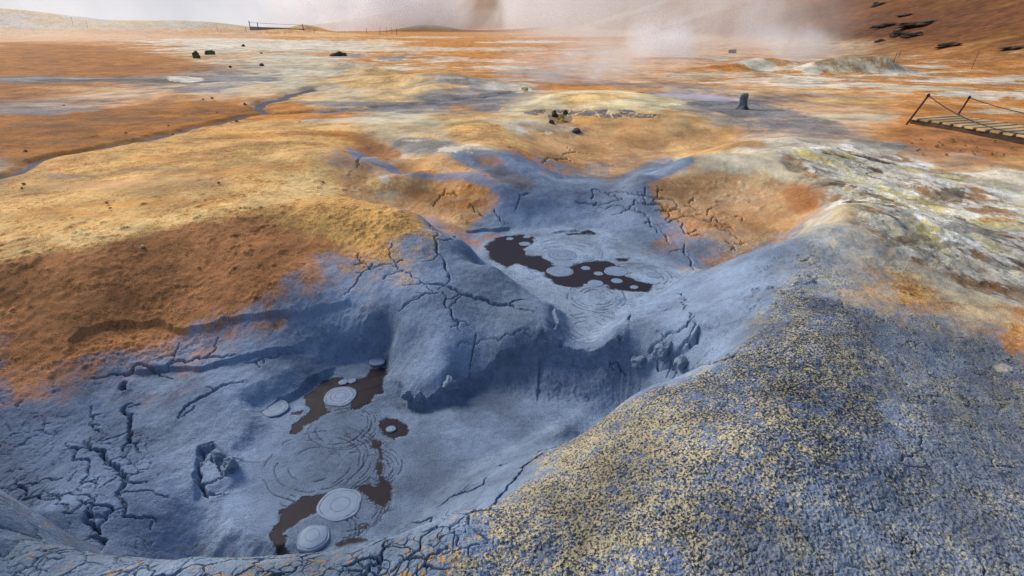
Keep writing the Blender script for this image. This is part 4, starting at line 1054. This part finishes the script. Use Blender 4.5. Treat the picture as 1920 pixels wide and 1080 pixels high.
rope(t1, b3, .40, 'sagging dark rope hanging from the near left post')
b4 = t2 + dv * 3.3
rope(t2, b4, .18, 'dark rope hanging from the post on the far side')
post_world(b3 - lean * 1.0, b3 + lean * .05, 'leaning iron post at the right end of the near rope')
post_world(b4 - lean * 1.0, b4 + lean * .05, 'leaning iron post at the right end of the far rope')

# ---- thin marker sticks far out on the plain
def stick(px, py, h, lean_px, label, group='marker sticks on the far plain'):
    x, y, z = hit(px, py); D = y * CP + (H - z) * SP
    hh = h / FPX * D * 1.04; rr = max(.012, .00042 * D)
    m = MB(); m.tube([(0, 0, -.1 * hh), (lean_px / FPX * D, 0, hh)], [rr, rr * .8], 6)
    o = m.build('marker_stick', M_iron, loc=(x, y, z)); tag(o, label, 'stick', group)
for px, py, h, ln_, lb in [(137, 47, 14, 1, 'thin stick below the pale ridge, leftmost on the plain'), (165, 54, 13, 1, 'thin leaning stick right of the leftmost one below the ridge'), (409, 57, 7, -2, 'short leaning stick left of the dark far fence'), (462, 61, 9, 0, 'short stick in front of the left end of the far fence'),
        (590, 63, 10, 0, 'thin stick in front of the small orange mound'), (688, 63, 9, 0, 'short stick left of the close row on the plain'), (712, 66, 13, 2, 'tallest stick of the close row on the plain'), (725, 62, 10, 0, 'second stick of the close row on the plain'), (735, 63, 10, 0, 'third stick of the close row on the plain'), (744, 65, 11, 0, 'rightmost stick of the close row on the plain'),
        (1675, 118, 16, 2, 'thin stick at the foot of the hill beside the steaming ridge'), (1821, 130, 30, 3, 'tall thin stick at the foot of the hill, right of another'), (1685, 107, 10, 1, 'short stick behind another at the foot of the hill')]:
    stick(px, py, h, ln_, lb)
# far dark fence
xa, ya, za = hit(470, 56); xb, yb, zb = hit(570, 58)
yb = ya; xb = pray(570, 58)[0] / pray(570, 58)[1] * yb
D = ya * CP + H * SP; u = D / FPX
fz = lambda py: H + (pray(500, py)[2] / pray(500, py)[1]) * ya
fn = empty('far_fence', (xa, ya, 0)); tag(fn, 'dark low board fence with tall posts far out on the plain', 'fence')
L = xb - xa
m = MB(); m.box((0, 0, -.3), (L, .3, 0), (0, .12, 0), (0, 0, fz(49.5) + .3)); 
for v in m.bm.verts:
    if v.co.z > 0: v.co.z -= (v.co.x / L) * u * 4.5
m.build('board', M_fence, fn)
for f, top in ((0, 39), (.15, 42), (.995, 45)):
    m = MB(); m.tube([(L * f, -.1, -.3), (L * f, -.1, fz(top))], .16 * u / .2, 6); m.build('post', M_iron, fn)
m = MB(); m.tube([(0, -.1, fz(42)), (L * .5, -.1, fz(45)), (L, -.1, fz(47))], .06 * u / .2, 5); m.build('rail_wire', M_rope, fn)

# ---- pale mud discs floating on the pools
def disc(px, py, rpx, z, label, rings=2, dome=.25, grooved=True, seed=0, group='mud discs'):
    cx, cy = at(px, py, z); ex, ey = at(px + rpx, py, z); r = math.hypot(ex - cx, ey - cy)
    h = min(.0026, r * .05) * (2.6 if dome > 1 else 1)
    prof = [(0, h * (1 + dome))]; n = 22
    for k in range(1, n + 1):
        f = k / n
        zz = h * (1 + dome * (1 - f * f)) if f < .93 else h * (1 - ((f - .93) / .07) ** 2 * .9)
        for q in range(rings):
            c = .86 - q * .30
            if abs(f - c) < .024: zz -= h * .8
        prof.append((r * f, zz))
    prof += [(r * 1.01, -.012), (0, -.012)]
    m = MB(); m.lathe(prof, 56, .13, seed)
    o = m.build('mud_disc', RINGS[min(rings, 2)], smooth=True, loc=(cx, cy, z + .001)); o.rotation_euler.z = seed; tag(o, label, 'mud disc', group)
ZF2 = ZF - .004
def zz(x, y): return 400 + x * .389, 640 + y * .389
def zf(x, y): return 640 + x * .389, 300 + y * .389
for k, (x, y, r, rg, dm, lb) in enumerate([(612, 265, 30, 2, .2, 'large ringed mud disc afloat in the upper dark opening of the near pool'), (295, 322, 25, 1, .2, 'smooth mud disc at the left margin of the near pool'), (625, 196, 8.5, 1, .4, 'left one of two tiny discs above the large ringed disc'), (668, 190, 8, 2, .4, 'right one of two tiny discs above the large ringed disc'),
        (790, 95, 15, 0, .2, 'mud disc under the overhang at the back of the near pool'), (612, 785, 40, 1, .2, 'broad mud disc with an inner ring near the front of the near pool'), (482, 948, 31, 1, 1.6, 'domed mud bubble nearest the front rim of the near pool'), (856, 422, 9, 2, .6, 'tiny ringed disc alone in a round dark opening')]):
    px, py = zz(x, y); disc(px, py, r, ZN + .001, lb, rg, dm, seed=k + 1, group='mud discs on the near pool')
for k, (x, y, r, rg, lb) in enumerate([(1065, 458, 29, 2, 'broad ringed disc in the middle of the far pool'), (1075, 500, 18, 0, 'disc just below the broad ringed disc of the far pool'), (1055, 537, 25, 1, 'wide pale disc in the dark water of the far pool'), (1325, 537, 23, 0, 'pale disc on the right side of the far dark water'),
        (1225, 595, 15, 0, 'oval pale disc at the lower edge of the far dark water'), (1178, 522, 9, 0, 'small disc between the wide disc and the right one'), (1240, 548, 9, 0, 'small disc above the oval pale disc'), (1328, 583, 11, 0, 'small disc right of the oval pale disc'), (1412, 613, 8, 0, 'smallest disc at the right tip of the dark water'),
        (885, 405, 11, 0, 'pale disc at the upper left end of the far dark water'), (812, 380, 7, 0, 'tiny disc left at the upper end of the dark water'), (895, 371, 7, 0, 'tiny disc at the top of the far dark water'), (1240, 660, 23, 2, 'ringed disc in the spillway below the far dark water'), (1265, 693, 12, 0, 'small disc touching the ringed spillway disc'), (1505, 555, 15, 0, 'pale disc near the right bank of the far pool')]):
    px, py = zf(x, y); disc(px, py, r, ZF2 - (.03 if y > 640 else 0.0) + .002, lb, rg, .2, seed=k + 20, group='mud discs on the far pool')

# ------------------------------------------------------------------ steam
def steam_mat(name, dens, scale, lo, hi, col=(.95, .965, .99)):
    t = NT_(name)
    tc = t.n('ShaderNodeTexCoord').outputs['Object']
    ln = t.n('ShaderNodeVectorMath', operation='LENGTH'); t.l(tc, ln.inputs[0])
    geo = t.n('ShaderNodeNewGeometry').outputs['Position']
    nz = t.n('ShaderNodeTexNoise', i_Scale=scale, i_Detail=4, i_Roughness=.6, i_Distortion=.6); t.l(geo, nz.inputs['Vector'])
    fall = t.smooth(ln.outputs['Value'], .15, 1.0, 1.0, 0.0)
    d = t.math('MULTIPLY', t.math('MULTIPLY', fall, fall), t.smooth(nz.outputs['Fac'], lo, hi))
    d = t.math('MULTIPLY', d, dens)
    v = t.n('ShaderNodeVolumePrincipled'); v.inputs['Color'].default_value = col + (1,); v.inputs['Anisotropy'].default_value = .5
    t.l(d, v.inputs['Density'])
    o = t.n('ShaderNodeOutputMaterial'); t.l(v.outputs[0], o.inputs['Volume']); return t.m
def steam(px, py, Yd, rx, ry, rz, dens, scale, label, lo=.36, hi=.66, col=(.95, .965, .99)):
    dx, dy, dz = pray(px, py); t = Yd / dy
    m = MB(); bmesh.ops.create_icosphere(m.bm, subdivisions=4, radius=1.0)
    o = m.build('steam', steam_mat('steam_' + str(px), dens, scale, lo, hi, col), loc=(dx * t, Yd, H + dz * t))
    o.scale = (rx, ry, rz); tag(o, label, 'steam', 'steam plumes', 'stuff')
steam(1250, 82, 36, 5.0, 3.5, 2.6, .9, .35, 'dense white steam rising in the middle of the plain')
steam(1300, 20, 40, 9, 4, 5, .2, .25, 'thin steam drifting up the hill above the middle plume')
steam(1480, 82, 29, 4.6, 2.0, 1.5, .95, .45, 'white steam behind the mineral ridge')
steam(1440, 30, 34, 7, 3, 3.6, .2, .3, 'thin steam above the mineral ridge')
steam(1080, 130, 20, 4.6, 1.8, 1.1, .7, .6, 'wisp of steam low over the grey mud channel')
steam(1170, 108, 26, 8, 3, 1.6, .35, .4, 'low steam sheet left of the middle plume')
steam(690, 6, 250, 66, 25, 34, .20, .03, 'huge white steam cloud far behind the plain')
steam(930, 0, 262, 66, 22, 32, .10, .03, 'steam cloud in front of the far hill')
steam(850, 6, 240, 34, 16, 24, .10, .035, 'thick steam column left of the far hill')
steam(800, 40, 230, 60, 20, 9, .05, .04, 'low white steam along the horizon')
steam(1150, 14, 110, 42, 20, 14, .075, .05, 'thin veil of steam over the far hill', .2, .6)
steam(1380, 34, 52, 18, 6, 6, .11, .12, 'torn veil of steam drifting along the foot of the hill', .3, .62)
steam(1150, 60, 62, 18, 6, 5, .10, .12, 'low steam bank on the plain before the far hill', .3, .62)
steam(90, 50, 75, 42, 20, 6, .018, .05, 'thin veil of steam over the pale left ridge', .2, .6)
steam(1390, 380, 5.9, .9, .6, .35, .55, 2.2, 'faint steam over the orange wall of the far pit')
sc.cycles.volume_step_rate = 1.0
